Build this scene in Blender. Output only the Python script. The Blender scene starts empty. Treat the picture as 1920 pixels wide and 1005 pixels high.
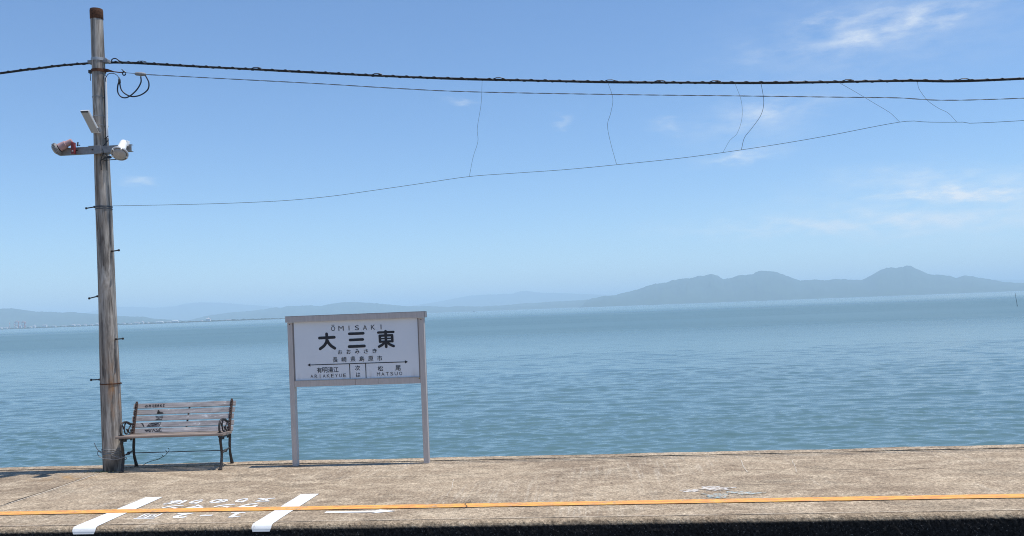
import bpy, bmesh, math, random
import numpy as np
from mathutils import Vector, Matrix, noise

random.seed(7)
S = bpy.context.scene
COL = S.collection
R = math.radians

# ------------------------------------------------------------------ camera
cam = bpy.data.cameras.new("camera")
camo = bpy.data.objects.new("camera", cam)
COL.objects.link(camo)
S.camera = camo
cam.sensor_width = 36.0
cam.lens = 36.0 * 1650 / 1920
cam.shift_y = 78.5 / 1920
cam.clip_start = 0.1
cam.clip_end = 200000
YAW = math.atan(150 / 1650)
ROLL = math.atan(72 / 1920)
camo.matrix_world = (Matrix.Translation((0, 0, 1.8)) @ Matrix.Rotation(YAW, 4, 'Z')
                     @ Matrix.Rotation(R(90), 4, 'X') @ Matrix.Rotation(-ROLL, 4, 'Z'))

# ------------------------------------------------------------------ sun direction: high, from the right, along the platform
EL = R(73.8)
AZ = R(1.6)                      # a hair towards the sea
TOSUN = Vector((math.cos(EL) * math.cos(AZ), math.cos(EL) * math.sin(AZ), math.sin(EL)))

# ------------------------------------------------------------------ world
W = bpy.data.worlds.new("World")
S.world = W
W.use_nodes = True
nt = W.node_tree
nt.nodes.clear()
def N(nt, typ, **kw):
    n = nt.nodes.new(typ)
    for k, v in kw.items():
        setattr(n, k, v)
    return n
out = N(nt, 'ShaderNodeOutputWorld')
bg = N(nt, 'ShaderNodeBackground')
bg.inputs['Strength'].default_value = 0.147
sky = N(nt, 'ShaderNodeTexSky', sky_type='NISHITA')
sky.sun_disc = False
sky.sun_elevation = EL
sky.sun_rotation = R(90) - AZ
sky.altitude = 0
sky.air_density = 1.0
sky.dust_density = 0.05
sky.ozone_density = 9.5
geo = N(nt, 'ShaderNodeTexCoord')

def mth(nt, op, a, b=None, c=None, clamp=False):
    n = N(nt, 'ShaderNodeMath', operation=op, use_clamp=clamp)
    for i, v in enumerate((a, b, c)):
        if v is None:
            continue
        if isinstance(v, (int, float)):
            n.inputs[i].default_value = v
        else:
            nt.links.new(v, n.inputs[i])
    return n.outputs[0]
def vmth(nt, op, a, b=None, scale=None):
    n = N(nt, 'ShaderNodeVectorMath', operation=op)
    for i, v in enumerate((a, b)):
        if v is None:
            continue
        if isinstance(v, (tuple, list, Vector)):
            n.inputs[i].default_value = v
        else:
            nt.links.new(v, n.inputs[i])
    if scale is not None:
        n.inputs['Scale'].default_value = scale
    return n

# thin cirrus wisps: each one a stretched patch of sky, torn by noise
dirv = geo.outputs['Generated']
wn = N(nt, 'ShaderNodeTexNoise')
wn.inputs['Scale'].default_value = 22
wn.inputs['Detail'].default_value = 8
wn.inputs['Roughness'].default_value = 0.62
wmap = N(nt, 'ShaderNodeMapping')
wmap.inputs['Scale'].default_value = (1.0, 1.0, 3.2)
wmap.inputs['Rotation'].default_value = (0, R(9), 0)
nt.links.new(dirv, wmap.inputs[0])
nt.links.new(wmap.outputs[0], wn.inputs['Vector'])
# domain-warped lookup direction
wv = N(nt, 'ShaderNodeTexNoise')
wv.inputs['Scale'].default_value = 34
wv.inputs['Detail'].default_value = 6
nt.links.new(wmap.outputs[0], wv.inputs['Vector'])
wo = vmth(nt, 'SUBTRACT', wv.outputs['Color'], (0.5, 0.5, 0.5))
ws = vmth(nt, 'SCALE', wo.outputs[0], scale=0.030)
wd = vmth(nt, 'ADD', dirv, ws.outputs[0]).outputs[0]
tot = None
for (c, sx, sy, ang, st) in [[[0.3172,0.9091,0.27],75,16,-12,0.36],[[0.3306,0.9028,0.275],24,14,0,0.28],[[0.2703,0.9268,0.2609],42,13,-10,0.38],[[0.3531,0.8962,0.2687],60,7,-14,0.3],[[0.2742,0.9195,0.2816],80,8,-6,0.32],[[0.2346,0.9294,0.2848],34,9,-3,0.26],[[0.2053,0.9579,0.2007],80,16,-8,0.38],[[0.1645,0.9737,0.1573],60,8,-7,0.5],[[0.173,0.9666,0.189],95,40,-4,0.2],[[0.3726,0.9226,0.1],120,8,2,0.95],[[0.2573,0.9632,0.0774],220,13,0,0.6],[[0.3454,0.9311,0.1176],130,18,4,0.42],[[0.3945,0.9153,0.081],280,48,0,0.5],[[-0.0247,0.9781,0.2066],14,8,-10,0.36],[[-0.135,0.9633,0.2322],20,5,8,0.3],[[-0.4642,0.8734,0.1471],22,7,-4,0.36],[[0.0918,0.9767,0.1939],25,10,0,0.3],[[0.3034,0.9139,0.2698],220,75,-6,0.2],[[0.2252,0.9381,0.2633],120,10,-5,0.16]]:
    c = Vector(c)
    rgt = c.cross(Vector((0, 0, 1))).normalized()
    upv = rgt.cross(c).normalized()
    a = R(-ang) + ROLL * -1
    ax = rgt * math.cos(a) + upv * math.sin(a)
    ay = -rgt * math.sin(a) + upv * math.cos(a)
    df = vmth(nt, 'SUBTRACT', wd, c).outputs[0]
    px = vmth(nt, 'DOT_PRODUCT', df, ax * (1650 / sx)).outputs['Value']
    py = vmth(nt, 'DOT_PRODUCT', df, ay * (1650 / sy)).outputs['Value']
    r2 = mth(nt, 'ADD', mth(nt, 'MULTIPLY', px, px), mth(nt, 'MULTIPLY', py, py))
    g = mth(nt, 'MULTIPLY', mth(nt, 'EXPONENT', mth(nt, 'MULTIPLY', r2, -1.0)), st)
    # only on this side of the sky
    tot = g if tot is None else mth(nt, 'ADD', tot, g)
nz = N(nt, 'ShaderNodeMapRange')
nz.inputs['From Min'].default_value = 0.30
nz.inputs['From Max'].default_value = 0.62
nt.links.new(wn.outputs['Fac'], nz.inputs['Value'])
cov = mth(nt, 'MULTIPLY', tot, nz.outputs[0], clamp=True)
cmix = N(nt, 'ShaderNodeMix', data_type='RGBA')
nt.links.new(cov, cmix.inputs['Factor'])
nt.links.new(sky.outputs[0], cmix.inputs[6])
cmix.inputs[7].default_value = (6.0, 6.3, 6.6, 1)
nt.links.new(cmix.outputs[2], bg.inputs['Color'])
nt.links.new(bg.outputs[0], out.inputs['Surface'])

# ------------------------------------------------------------------ sun
sl = bpy.data.lights.new("sun", 'SUN')
sl.energy = 5.0
sl.angle = R(0.53)
sl.color = (1.0, 0.965, 0.92)
so = bpy.data.objects.new("sun", sl)
COL.objects.link(so)
so.rotation_euler = (-TOSUN).to_track_quat('-Z', 'Y').to_euler()
so.location = (6, 10, 12)

# ------------------------------------------------------------------ exposure
S.view_settings.view_transform = 'Standard'
S.view_settings.look = 'None'
S.view_settings.exposure = 0.0
S.view_settings.gamma = 1.0
S.view_settings.use_curve_mapping = False
S.render.engine = 'CYCLES'
S.cycles.use_denoising = True
S.cycles.denoising_prefilter = 'NONE'
S.cycles.filter_width = 1.05
S.cycles.max_bounces = 6
S.cycles.volume_bounces = 2
S.cycles.transparent_max_bounces = 12

# ================================================================== helpers
def link(name, me, mat=None, parent=None, smooth=False):
    o = bpy.data.objects.new(name, me)
    COL.objects.link(o)
    if mat is not None and me is not None:
        me.materials.clear()
        me.materials.append(mat)
    if smooth and me is not None:
        me.polygons.foreach_set('use_smooth', [True] * len(me.polygons))
    if parent is not None:
        o.parent = parent
    return o
def tag(o, label=None, cat=None, group=None, kind=None):
    if label: o['label'] = label
    if cat: o['category'] = cat
    if group: o['group'] = group
    if kind: o['kind'] = kind
    return o
def empty(name, loc, label, cat, group=None, rz=0):
    o = bpy.data.objects.new(name, None)
    COL.objects.link(o)
    o.location = loc
    o.rotation_euler = (0, 0, rz)
    o.empty_display_size = 0.1
    return tag(o, label, cat, group)

class MB:
    """collects shapes into one mesh"""
    def __init__(s):
        s.v, s.f = [], []
    def add(s, vs, fs):
        b = len(s.v)
        s.v += [tuple(p) for p in vs]
        s.f += [tuple(i + b for i in f) for f in fs]
        return s
    def box(s, lo, hi, bev=0.0, M=None):
        bm = bmesh.new()
        bmesh.ops.create_cube(bm, size=1)
        for v in bm.verts:
            v.co = Vector([(lo[i] + hi[i]) / 2 + v.co[i] * (hi[i] - lo[i]) for i in range(3)])
        if bev > 0:
            bmesh.ops.bevel(bm, geom=list(bm.edges), offset=bev, segments=2, profile=0.6, affect='EDGES')
        if M is not None:
            bmesh.ops.transform(bm, matrix=M, verts=bm.verts)
        bm.verts.index_update()
        s.add([v.co for v in bm.verts], [[v.index for v in f.verts] for f in bm.faces])
        bm.free()
        return s
    def tube(s, pts, rad, n=8, cap=True, flat=1.0):
        pts = [Vector(p) for p in pts]
        m = len(pts)
        if not isinstance(rad, (list, tuple)):
            rad = [rad] * m
        T = []
        for i in range(m):
            a = pts[max(i - 1, 0)]; b = pts[min(i + 1, m - 1)]
            T.append((b - a).normalized())
        u = T[0].orthogonal().normalized()
        vs, fs = [], []
        for i in range(m):
            u = (u - T[i] * u.dot(T[i]))
            u = u.normalized() if u.length > 1e-6 else T[i].orthogonal().normalized()
            w = T[i].cross(u)
            for k in range(n):
                an = 2 * math.pi * k / n
                vs.append(pts[i] + (u * math.cos(an) + w * math.sin(an) * flat) * rad[i])
        for i in range(m - 1):
            for k in range(n):
                k2 = (k + 1) % n
                fs.append((i * n + k, i * n + k2, (i + 1) * n + k2, (i + 1) * n + k))
        if cap:
            fs.append(tuple(range(n))[::-1])
            fs.append(tuple((m - 1) * n + k for k in range(n)))
        return s.add(vs, fs)
    def ribbon(s, pts, w, t, up=Vector((0, 0, 1))):
        """flat iron bar along a path: w across (along `up` x tangent), t thick"""
        pts = [Vector(p) for p in pts]
        m = len(pts)
        vs, fs = [], []
        for i in range(m):
            T = (pts[min(i + 1, m - 1)] - pts[max(i - 1, 0)]).normalized()
            X = Vector(up).normalized()
            Yv = T.cross(X).normalized()
            ww = w[i] if isinstance(w, list) else w
            tt = t[i] if isinstance(t, list) else t
            for sx, sy in ((-1, -1), (1, -1), (1, 1), (-1, 1)):
                vs.append(pts[i] + X * sx * ww / 2 + Yv * sy * tt / 2)
        for i in range(m - 1):
            for k in range(4):
                k2 = (k + 1) % 4
                fs.append((i * 4 + k, i * 4 + k2, (i + 1) * 4 + k2, (i + 1) * 4 + k))
        fs.append((3, 2, 1, 0)); fs.append(tuple((m - 1) * 4 + k for k in range(4)))
        return s.add(vs, fs)
    def lathe(s, prof, n=24, M=None):
        """prof: (r, z) pairs about Z"""
        vs, fs = [], []
        m = len(prof)
        for (r, z) in prof:
            for k in range(n):
                a = 2 * math.pi * k / n
                p = Vector((r * math.cos(a), r * math.sin(a), z))
                vs.append(M @ p if M is not None else p)
        for i in range(m - 1):
            for k in range(n):
                k2 = (k + 1) % n
                fs.append((i * n + k, i * n + k2, (i + 1) * n + k2, (i + 1) * n + k))
        fs.append(tuple(range(n))[::-1]); fs.append(tuple((m - 1) * n + k for k in range(n)))
        return s.add(vs, fs)
    def build(s, name, mat=None, parent=None, smooth=False, sharp=None):
        me = bpy.data.meshes.new(name)
        me.from_pydata(s.v, [], s.f)
        me.update()
        o = link(name, me, mat, parent, smooth)
        if smooth and sharp:
            try:
                me.set_sharp_from_angle(angle=R(sharp))
            except Exception:
                pass
        return o

def spline(pts, per=8):
    """Catmull-Rom through points"""
    P = [Vector(p) for p in pts]
    P = [P[0] * 2 - P[1]] + P + [P[-1] * 2 - P[-2]]
    o = []
    for i in range(1, len(P) - 2):
        for k in range(per):
            t = k / per
            a, b, c, d = P[i - 1], P[i], P[i + 1], P[i + 2]
            o.append(0.5 * ((2 * b) + (c - a) * t + (2 * a - 5 * b + 4 * c - d) * t * t + (3 * b - a - 3 * c + d) * t ** 3))
    o.append(P[-2])
    return o

# ------------------------------------------------------------------ materials
def newmat(name):
    m = bpy.data.materials.new(name)
    m.use_nodes = True
    nt = m.node_tree
    return m, nt, nt.nodes['Principled BSDF'], nt.nodes['Material Output']
def lk(nt, a, b): nt.links.new(a, b)
def tcoord(nt, scale=(1, 1, 1), rot=(0, 0, 0), src='Object'):
    t = N(nt, 'ShaderNodeTexCoord')
    mp = N(nt, 'ShaderNodeMapping')
    mp.inputs['Scale'].default_value = scale
    mp.inputs['Rotation'].default_value = rot
    lk(nt, t.outputs[src], mp.inputs[0])
    return mp.outputs[0]
def nse(nt, vec, scale, detail=4, rough=0.55, dist=0.0):
    n = N(nt, 'ShaderNodeTexNoise')
    n.inputs['Scale'].default_value = scale
    n.inputs['Detail'].default_value = detail
    n.inputs['Roughness'].default_value = rough
    n.inputs['Distortion'].default_value = dist
    lk(nt, vec, n.inputs['Vector'])
    return n.outputs['Fac']
def rng(nt, val, a, b, c=0.0, d=1.0):
    n = N(nt, 'ShaderNodeMapRange')
    for k, v in zip(('From Min', 'From Max', 'To Min', 'To Max'), (a, b, c, d)):
        n.inputs[k].default_value = v
    lk(nt, val, n.inputs['Value'])
    return n.outputs[0]
def mixc(nt, fac, a, b, blend='MIX'):
    n = N(nt, 'ShaderNodeMix', data_type='RGBA', blend_type=blend)
    for sock, v in ((n.inputs['Factor'], fac), (n.inputs[6], a), (n.inputs[7], b)):
        if isinstance(v, (int, float)):
            sock.default_value = v
        elif isinstance(v, (tuple, list)):
            sock.default_value = (*v[:3], 1)
        else:
            lk(nt, v, sock)
    return n.outputs[2]
def bump(nt, bsdf, h, strength=0.3, dist=0.01):
    b = N(nt, 'ShaderNodeBump')
    b.inputs['Strength'].default_value = strength
    b.inputs['Distance'].default_value = dist
    lk(nt, h, b.inputs['Height'])
    lk(nt, b.outputs[0], bsdf.inputs['Normal'])

def simple(name, col, rough=0.5, metal=0.0, var=0.25, scale=18, bmp=0.15, spec=0.5, stretch=(1, 1, 1)):
    m, nt, b, o = newmat(name)
    v = tcoord(nt, stretch)
    n1 = nse(nt, v, scale, 6, 0.6)
    f = rng(nt, n1, 0.3, 0.7, 0, 1)
    lo = tuple(c * (1 - var) for c in col); hi = tuple(min(1, c * (1 + var)) for c in col)
    lk(nt, mixc(nt, f, lo, hi), b.inputs['Base Color'])
    lk(nt, rng(nt, n1, 0.3, 0.7, max(0.02, rough - 0.1), min(1, rough + 0.12)), b.inputs['Roughness'])
    b.inputs['Metallic'].default_value = metal
    b.inputs['Specular IOR Level'].default_value = spec
    if bmp:
        bump(nt, b, nse(nt, v, scale * 5, 4), bmp, 0.004)
    return m

def concrete_colour(nt, gain=1.0):
    """weathered exposed-aggregate concrete; returns colour and height sockets"""
    v = tcoord(nt)
    big = nse(nt, v, 0.55, 5, 0.62, 0.6)
    mid = nse(nt, tcoord(nt, (1, 1.7, 1)), 2.6, 6, 0.65, 0.4)
    grit = nse(nt, v, 34, 5, 0.7)
    fine = nse(nt, v, 110, 3, 0.7)
    c = mixc(nt, rng(nt, big, 0.38, 0.62), (0.250, 0.187, 0.126), (0.368, 0.283, 0.192))
    c = mixc(nt, rng(nt, mid, 0.44, 0.66, 0, 0.8), c, (0.475, 0.380, 0.266))
    dark = rng(nt, nse(nt, tcoord(nt, (1, 1.4, 1)), 1.15, 6, 0.7, 1.2), 0.54, 0.68, 0, 0.6)
    c = mixc(nt, dark, c, (0.185, 0.148, 0.104))
    # pale drag marks running across the platform
    st = nse(nt, tcoord(nt, (26, 0.8, 1), (0, 0, R(-4))), 1.0, 5, 0.75)
    stm = rng(nt, nse(nt, tcoord(nt, (0.55, 0.8, 1)), 1.0, 3, 0.5), 0.46, 0.62)
    stf = mth(nt, 'MULTIPLY', rng(nt, st, 0.5, 0.72), stm)
    c = mixc(nt, mth(nt, 'MULTIPLY', stf, 0.75), c, (0.50, 0.43, 0.335))
    c = mixc(nt, 1.0, c, mixc(nt, rng(nt, grit, 0.30, 0.70), (0.36, 0.355, 0.35), (1.62, 1.63, 1.64)), 'MULTIPLY')
    c = mixc(nt, 1.0, c, mixc(nt, rng(nt, fine, 0.3, 0.7), (0.48, 0.475, 0.47), (1.52, 1.53, 1.54)), 'MULTIPLY')
    cl = nse(nt, tcoord(nt, (1, 0.8, 1)), 11, 4, 0.75, 0.5)
    c = mixc(nt, 1.0, c, mixc(nt, rng(nt, cl, 0.32, 0.68), (0.76, 0.755, 0.75), (1.23, 1.235, 1.24)), 'MULTIPLY')
    if gain != 1.0:
        c = mixc(nt, 1.0, c, (gain, gain, gain), 'MULTIPLY')
    h = mth(nt, 'ADD', mth(nt, 'MULTIPLY', grit, 0.6), mth(nt, 'MULTIPLY', fine, 0.6))
    return c, h
def m_concrete(name, gain=1.0):
    m, nt, b, o = newmat(name)
    c, h = concrete_colour(nt, gain)
    # rust-coloured wash near the foot of the pole
    rp = N(nt, 'ShaderNodeTexCoord')
    d = vmth(nt, 'MULTIPLY', vmth(nt, 'SUBTRACT', rp.outputs['Object'], (-6.25, 9.95, 0)).outputs[0], (1.0, 3.0, 0)).outputs[0]
    ln = vmth(nt, 'LENGTH', d).outputs['Value']
    f = mth(nt, 'MULTIPLY', rng(nt, ln, 0.75, 0.1), rng(nt, nse(nt, tcoord(nt), 5, 5), 0.48, 0.66))
    c = mixc(nt, mth(nt, 'MULTIPLY', f, 0.6), c, (0.42, 0.24, 0.08))
    lk(nt, c, b.inputs['Base Color'])
    b.inputs['Roughness'].default_value = 0.92
    b.inputs['Specular IOR Level'].default_value = 0.2
    bump(nt, b, h, 0.55, 0.006)
    return m
M_CONC = m_concrete('platform concrete')
M_EDGE_TOP = m_concrete('platform edge concrete', 0.92)

# platform edge: pale worn top, colour turns near-black below the arris
def m_edge():
    m, nt, b, o = newmat('platform edge')
    c, h = concrete_colour(nt, 0.9)
    t = N(nt, 'ShaderNodeTexCoord')
    sp = N(nt, 'ShaderNodeSeparateXYZ'); lk(nt, t.outputs['Object'], sp.inputs[0])
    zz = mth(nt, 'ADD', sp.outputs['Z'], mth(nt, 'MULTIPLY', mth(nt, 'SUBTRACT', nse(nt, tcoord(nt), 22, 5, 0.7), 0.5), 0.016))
    face_mask = rng(nt, zz, -0.030, -0.046)
    face_n = nse(nt, tcoord(nt), 55, 5, 0.75)
    soot = mixc(nt, rng(nt, face_n, 0.38, 0.74), (0.007, 0.007, 0.007), (0.042, 0.040, 0.038))
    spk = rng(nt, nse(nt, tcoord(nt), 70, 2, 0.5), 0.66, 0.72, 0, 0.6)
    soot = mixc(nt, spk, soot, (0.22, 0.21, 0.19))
    lk(nt, mixc(nt, face_mask, c, soot), b.inputs['Base Color'])
    b.inputs['Roughness'].default_value = 0.95
    b.inputs['Specular IOR Level'].default_value = 0.1
    bump(nt, b, h, 0.7, 0.01)
    return m
M_EDGE = m_edge()

def m_paint(name, col, col2, wear=0.5, amount=0.6, rough=0.6):
    """road paint worn through to the concrete in specks"""
    m, nt, b, o = newmat(name)
    c, h = concrete_colour(nt, 1.0)
    v = tcoord(nt)
    w1 = nse(nt, v, 26, 6, 0.72)
    w2 = nse(nt, v, 3.0, 4, 0.6)
    w = mth(nt, 'ADD', mth(nt, 'MULTIPLY', w1, 0.7), mth(nt, 'MULTIPLY', w2, 0.4))
    f = rng(nt, w, wear, wear + 0.08, 0, amount)
    pc = mixc(nt, rng(nt, nse(nt, tcoord(nt, (1, 4, 1)), 7, 5, 0.65), 0.42, 0.64), col, col2)
    lk(nt, mixc(nt, f, pc, c), b.inputs['Base Color'])
    b.inputs['Roughness'].default_value = rough
    bump(nt, b, w1, 0.25, 0.004)
    return m
M_WHITE = m_paint('white road paint', (0.80, 0.80, 0.78), (0.72, 0.72, 0.70), 0.64, 0.5)
M_WHITE_THIN = m_paint('thin white road paint', (0.78, 0.78, 0.76), (0.68, 0.67, 0.64), 0.60, 0.55)
M_YELLOW = m_paint('amber safety paint', (0.82, 0.42, 0.075), (0.56, 0.21, 0.07), 0.575, 0.55)
def m_smear(name, col, thr):
    m, nt, b, o = newmat(name)
    c, h = concrete_colour(nt)
    f = rng(nt, nse(nt, tcoord(nt, (1, 1.6, 1)), 20, 6, 0.75), thr + 0.04, thr + 0.24)
    lk(nt, mixc(nt, f, c, col), b.inputs['Base Color'])
    b.inputs['Roughness'].default_value = 0.9
    bump(nt, b, h, 0.5, 0.006)
    return m
M_SMEARW = m_smear('chalky white stain', (0.76, 0.74, 0.71), 0.40)
M_SMEARB = m_smear('pale blue stain', (0.38, 0.58, 0.63), 0.43)

def m_pole():
    m, nt, b, o = newmat('weathered pole')
    v = tcoord(nt, (1, 1, 0.07))
    g = nse(nt, v, 26, 7, 0.7, 0.4)
    g2 = nse(nt, tcoord(nt, (1, 1, 0.16)), 9, 5, 0.65, 0.5)
    c = mixc(nt, rng(nt, g, 0.38, 0.66), (0.105, 0.090, 0.078), (0.520, 0.470, 0.410))
    c = mixc(nt, rng(nt, g2, 0.54, 0.70, 0, 0.75), c, (0.66, 0.61, 0.54))
    br = rng(nt, nse(nt, tcoord(nt, (1, 1, 0.3)), 5.0, 5, 0.65, 0.8), 0.53, 0.68, 0, 0.45)
    c = mixc(nt, br, c, (0.215, 0.140, 0.080))
    # rust run below the lower band, on the sunny side
    t = N(nt, 'ShaderNodeTexCoord'); sp = N(nt, 'ShaderNodeSeparateXYZ'); lk(nt, t.outputs['Object'], sp.inputs[0])
    rz = mth(nt, 'MULTIPLY', rng(nt, sp.outputs['Z'], 0.45, 0.95), rng(nt, sp.outputs['Z'], 1.5, 1.1))
    rx = rng(nt, sp.outputs['X'], -0.02, 0.06)
    rn = rng(nt, nse(nt, tcoord(nt, (1, 1, 0.25)), 13, 6, 0.7), 0.46, 0.62)
    rf = mth(nt, 'MULTIPLY', mth(nt, 'MULTIPLY', rz, rx), rn)
    c = mixc(nt, mth(nt, 'MULTIPLY', rf, 0.8), c, (0.33, 0.17, 0.07))
    # colour darkens in streaks towards the foot
    c = mixc(nt, mth(nt, 'MULTIPLY', rng(nt, sp.outputs['Z'], 0.30, 0.04), rng(nt, g2, 0.40, 0.55)), c, (0.06, 0.055, 0.05))
    lk(nt, c, b.inputs['Base Color'])
    b.inputs['Roughness'].default_value = 0.85
    b.inputs['Specular IOR Level'].default_value = 0.25
    bump(nt, b, mth(nt, 'ADD', g, mth(nt, 'MULTIPLY', g2, 0.5)), 0.6, 0.008)
    return m
M_POLE = m_pole()
M_RUST = simple('rusty iron', (0.105, 0.048, 0.026), 0.85, 0.0, 0.6, 40, 0.4, 0.3)
M_BROWNIRON = simple('brown painted iron', (0.075, 0.045, 0.035), 0.6, 0.0, 0.5, 40, 0.3, 0.4)
M_DARKIRON = simple('dark iron', (0.030, 0.026, 0.024), 0.55, 0.0, 0.5, 40, 0.3, 0.5)
M_GALV = simple('galvanised steel', (0.40, 0.41, 0.42), 0.55, 0.35, 0.18, 30, 0.15)
M_GALV_D = simple('dull galvanised steel', (0.27, 0.265, 0.26), 0.65, 0.2, 0.25, 24, 0.2)
M_ALU = simple('brushed grey aluminium', (0.49, 0.445, 0.42), 0.55, 0.0, 0.10, 10, 0.05, 0.5, (6, 6, 0.6))
M_ALU_DK = simple('aluminium frame edge', (0.24, 0.215, 0.21), 0.5, 0.0, 0.1, 10, 0.05)
M_BLACKCABLE = simple('black cable sheath', (0.014, 0.016, 0.020), 0.5, 0, 0.3, 20, 0.1)
M_BLUECABLE = simple('dark blue cable sheath', (0.012, 0.020, 0.040), 0.45, 0, 0.3, 20, 0.1)
M_WIRE = simple('weathered steel wire', (0.070, 0.080, 0.095), 0.6, 0.0, 0.3, 20, 0)
M_WHITEPL = simple('white plastic', (0.80, 0.80, 0.78), 0.35, 0, 0.04, 8, 0.03)
M_PINK = simple('faded pink enamel', (0.47, 0.30, 0.29), 0.5, 0, 0.18, 14, 0.1)
M_RED = simple('red painted bracket', (0.24, 0.035, 0.035), 0.5, 0, 0.4, 30, 0.2)
M_LENS = simple('dusty lens', (0.40, 0.38, 0.36), 0.2, 0, 0.15, 12, 0.05)
M_LAMPFACE = simple('lamp diffuser', (0.44, 0.41, 0.37), 0.4, 0, 0.1, 12, 0.05)
M_INK = simple('black sign lettering', (0.012, 0.013, 0.020), 0.45, 0, 0.1, 10, 0)
M_BRASS = simple('brass screw', (0.25, 0.19, 0.07), 0.4, 0.6, 0.2, 20, 0)

def m_panel():
    m, nt, b, o = newmat('white enamel sign face')
    v = tcoord(nt)
    st = nse(nt, tcoord(nt, (1, 1, 0.14)), 12, 5, 0.6)
    c = mixc(nt, rng(nt, nse(nt, v, 2.2, 4), 0.35, 0.65), (0.69, 0.72, 0.765), (0.73, 0.76, 0.80))
    t = N(nt, 'ShaderNodeTexCoord'); sp = N(nt, 'ShaderNodeSeparateXYZ'); lk(nt, t.outputs['Object'], sp.inputs[0])
    f = mth(nt, 'MULTIPLY', rng(nt, sp.outputs['Z'], 1.16, 1.03), rng(nt, st, 0.52, 0.68, 0, 0.5))
    c = mixc(nt, f, c, (0.40, 0.37, 0.35))
    lk(nt, c, b.inputs['Base Color'])
    b.inputs['Roughness'].default_value = 0.42
    return m
M_PANEL = m_panel()

def m_slat():
    m, nt, b, o = newmat('weathered bench slat')
    v = tcoord(nt, (0.5, 9, 9))
    g = nse(nt, v, 6, 6, 0.65, 0.3)
    pt = nse(nt, tcoord(nt, (2.2, 6, 6)), 2.0, 5, 0.65, 0.6)
    c = mixc(nt, rng(nt, g, 0.33, 0.67), (0.215, 0.188, 0.176), (0.450, 0.418, 0.402))
    c = mixc(nt, rng(nt, pt, 0.50, 0.68, 0, 0.7), c, (0.52, 0.49, 0.47))
    pk = rng(nt, nse(nt, tcoord(nt, (3, 7, 7)), 4.0, 4, 0.6, 0.8), 0.62, 0.68, 0, 0.85)
    c = mixc(nt, pk, c, (0.66, 0.65, 0.64))
    lk(nt, c, b.inputs['Base Color'])
    lk(nt, rng(nt, pt, 0.3, 0.7, 0.20, 0.45), b.inputs['Roughness'])
    bump(nt, b, g, 0.35, 0.004)
    return m
M_SLAT = m_slat()
M_SEAT = simple('weathered seat slat', (0.285, 0.225, 0.185), 0.6, 0, 0.3, 5, 0.25, 0.4, (0.6, 8, 8))
M_GRAF = simple('black marker', (0.018, 0.015, 0.014), 0.6, 0, 0.3, 30, 0)
M_GREEN = simple('weed leaf', (0.075, 0.105, 0.035), 0.6, 0, 0.4, 20, 0)
M_TWIG = simple('dry stem', (0.09, 0.085, 0.06), 0.8, 0, 0.3, 20, 0)
M_BALLAST = simple('grey track ballast', (0.13, 0.115, 0.10), 0.95, 0, 0.6, 14, 0.8, 0.2)
M_HILL = simple('forested hills', (0.045, 0.070, 0.040), 0.9, 0, 0.35, 0.004, 0, 0.1)
M_SHORE = simple('far shore scrub', (0.050, 0.066, 0.055), 0.9, 0, 0.4, 0.02, 0, 0.1)
M_BWALL = simple('far white wall', (0.80, 0.79, 0.77), 0.8, 0, 0.06, 0.05, 0)
M_BROOF = simple('far grey roof', (0.45, 0.45, 0.46), 0.8, 0, 0.1, 0.05, 0)
M_CRRED = simple('far red steel', (0.80, 0.36, 0.30), 0.7, 0, 0.1, 0.05, 0)
M_BAMBOO = simple('dark wet stake', (0.050, 0.055, 0.055), 0.7, 0, 0.3, 3, 0)
M_HULL = simple('boat white', (0.78, 0.78, 0.76), 0.5, 0, 0.05, 1, 0)
M_HULLD = simple('boat dark', (0.05, 0.06, 0.08), 0.5, 0, 0.1, 1, 0)

# ================================================================== SETTING
SEA_Z = -2.6
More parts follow.
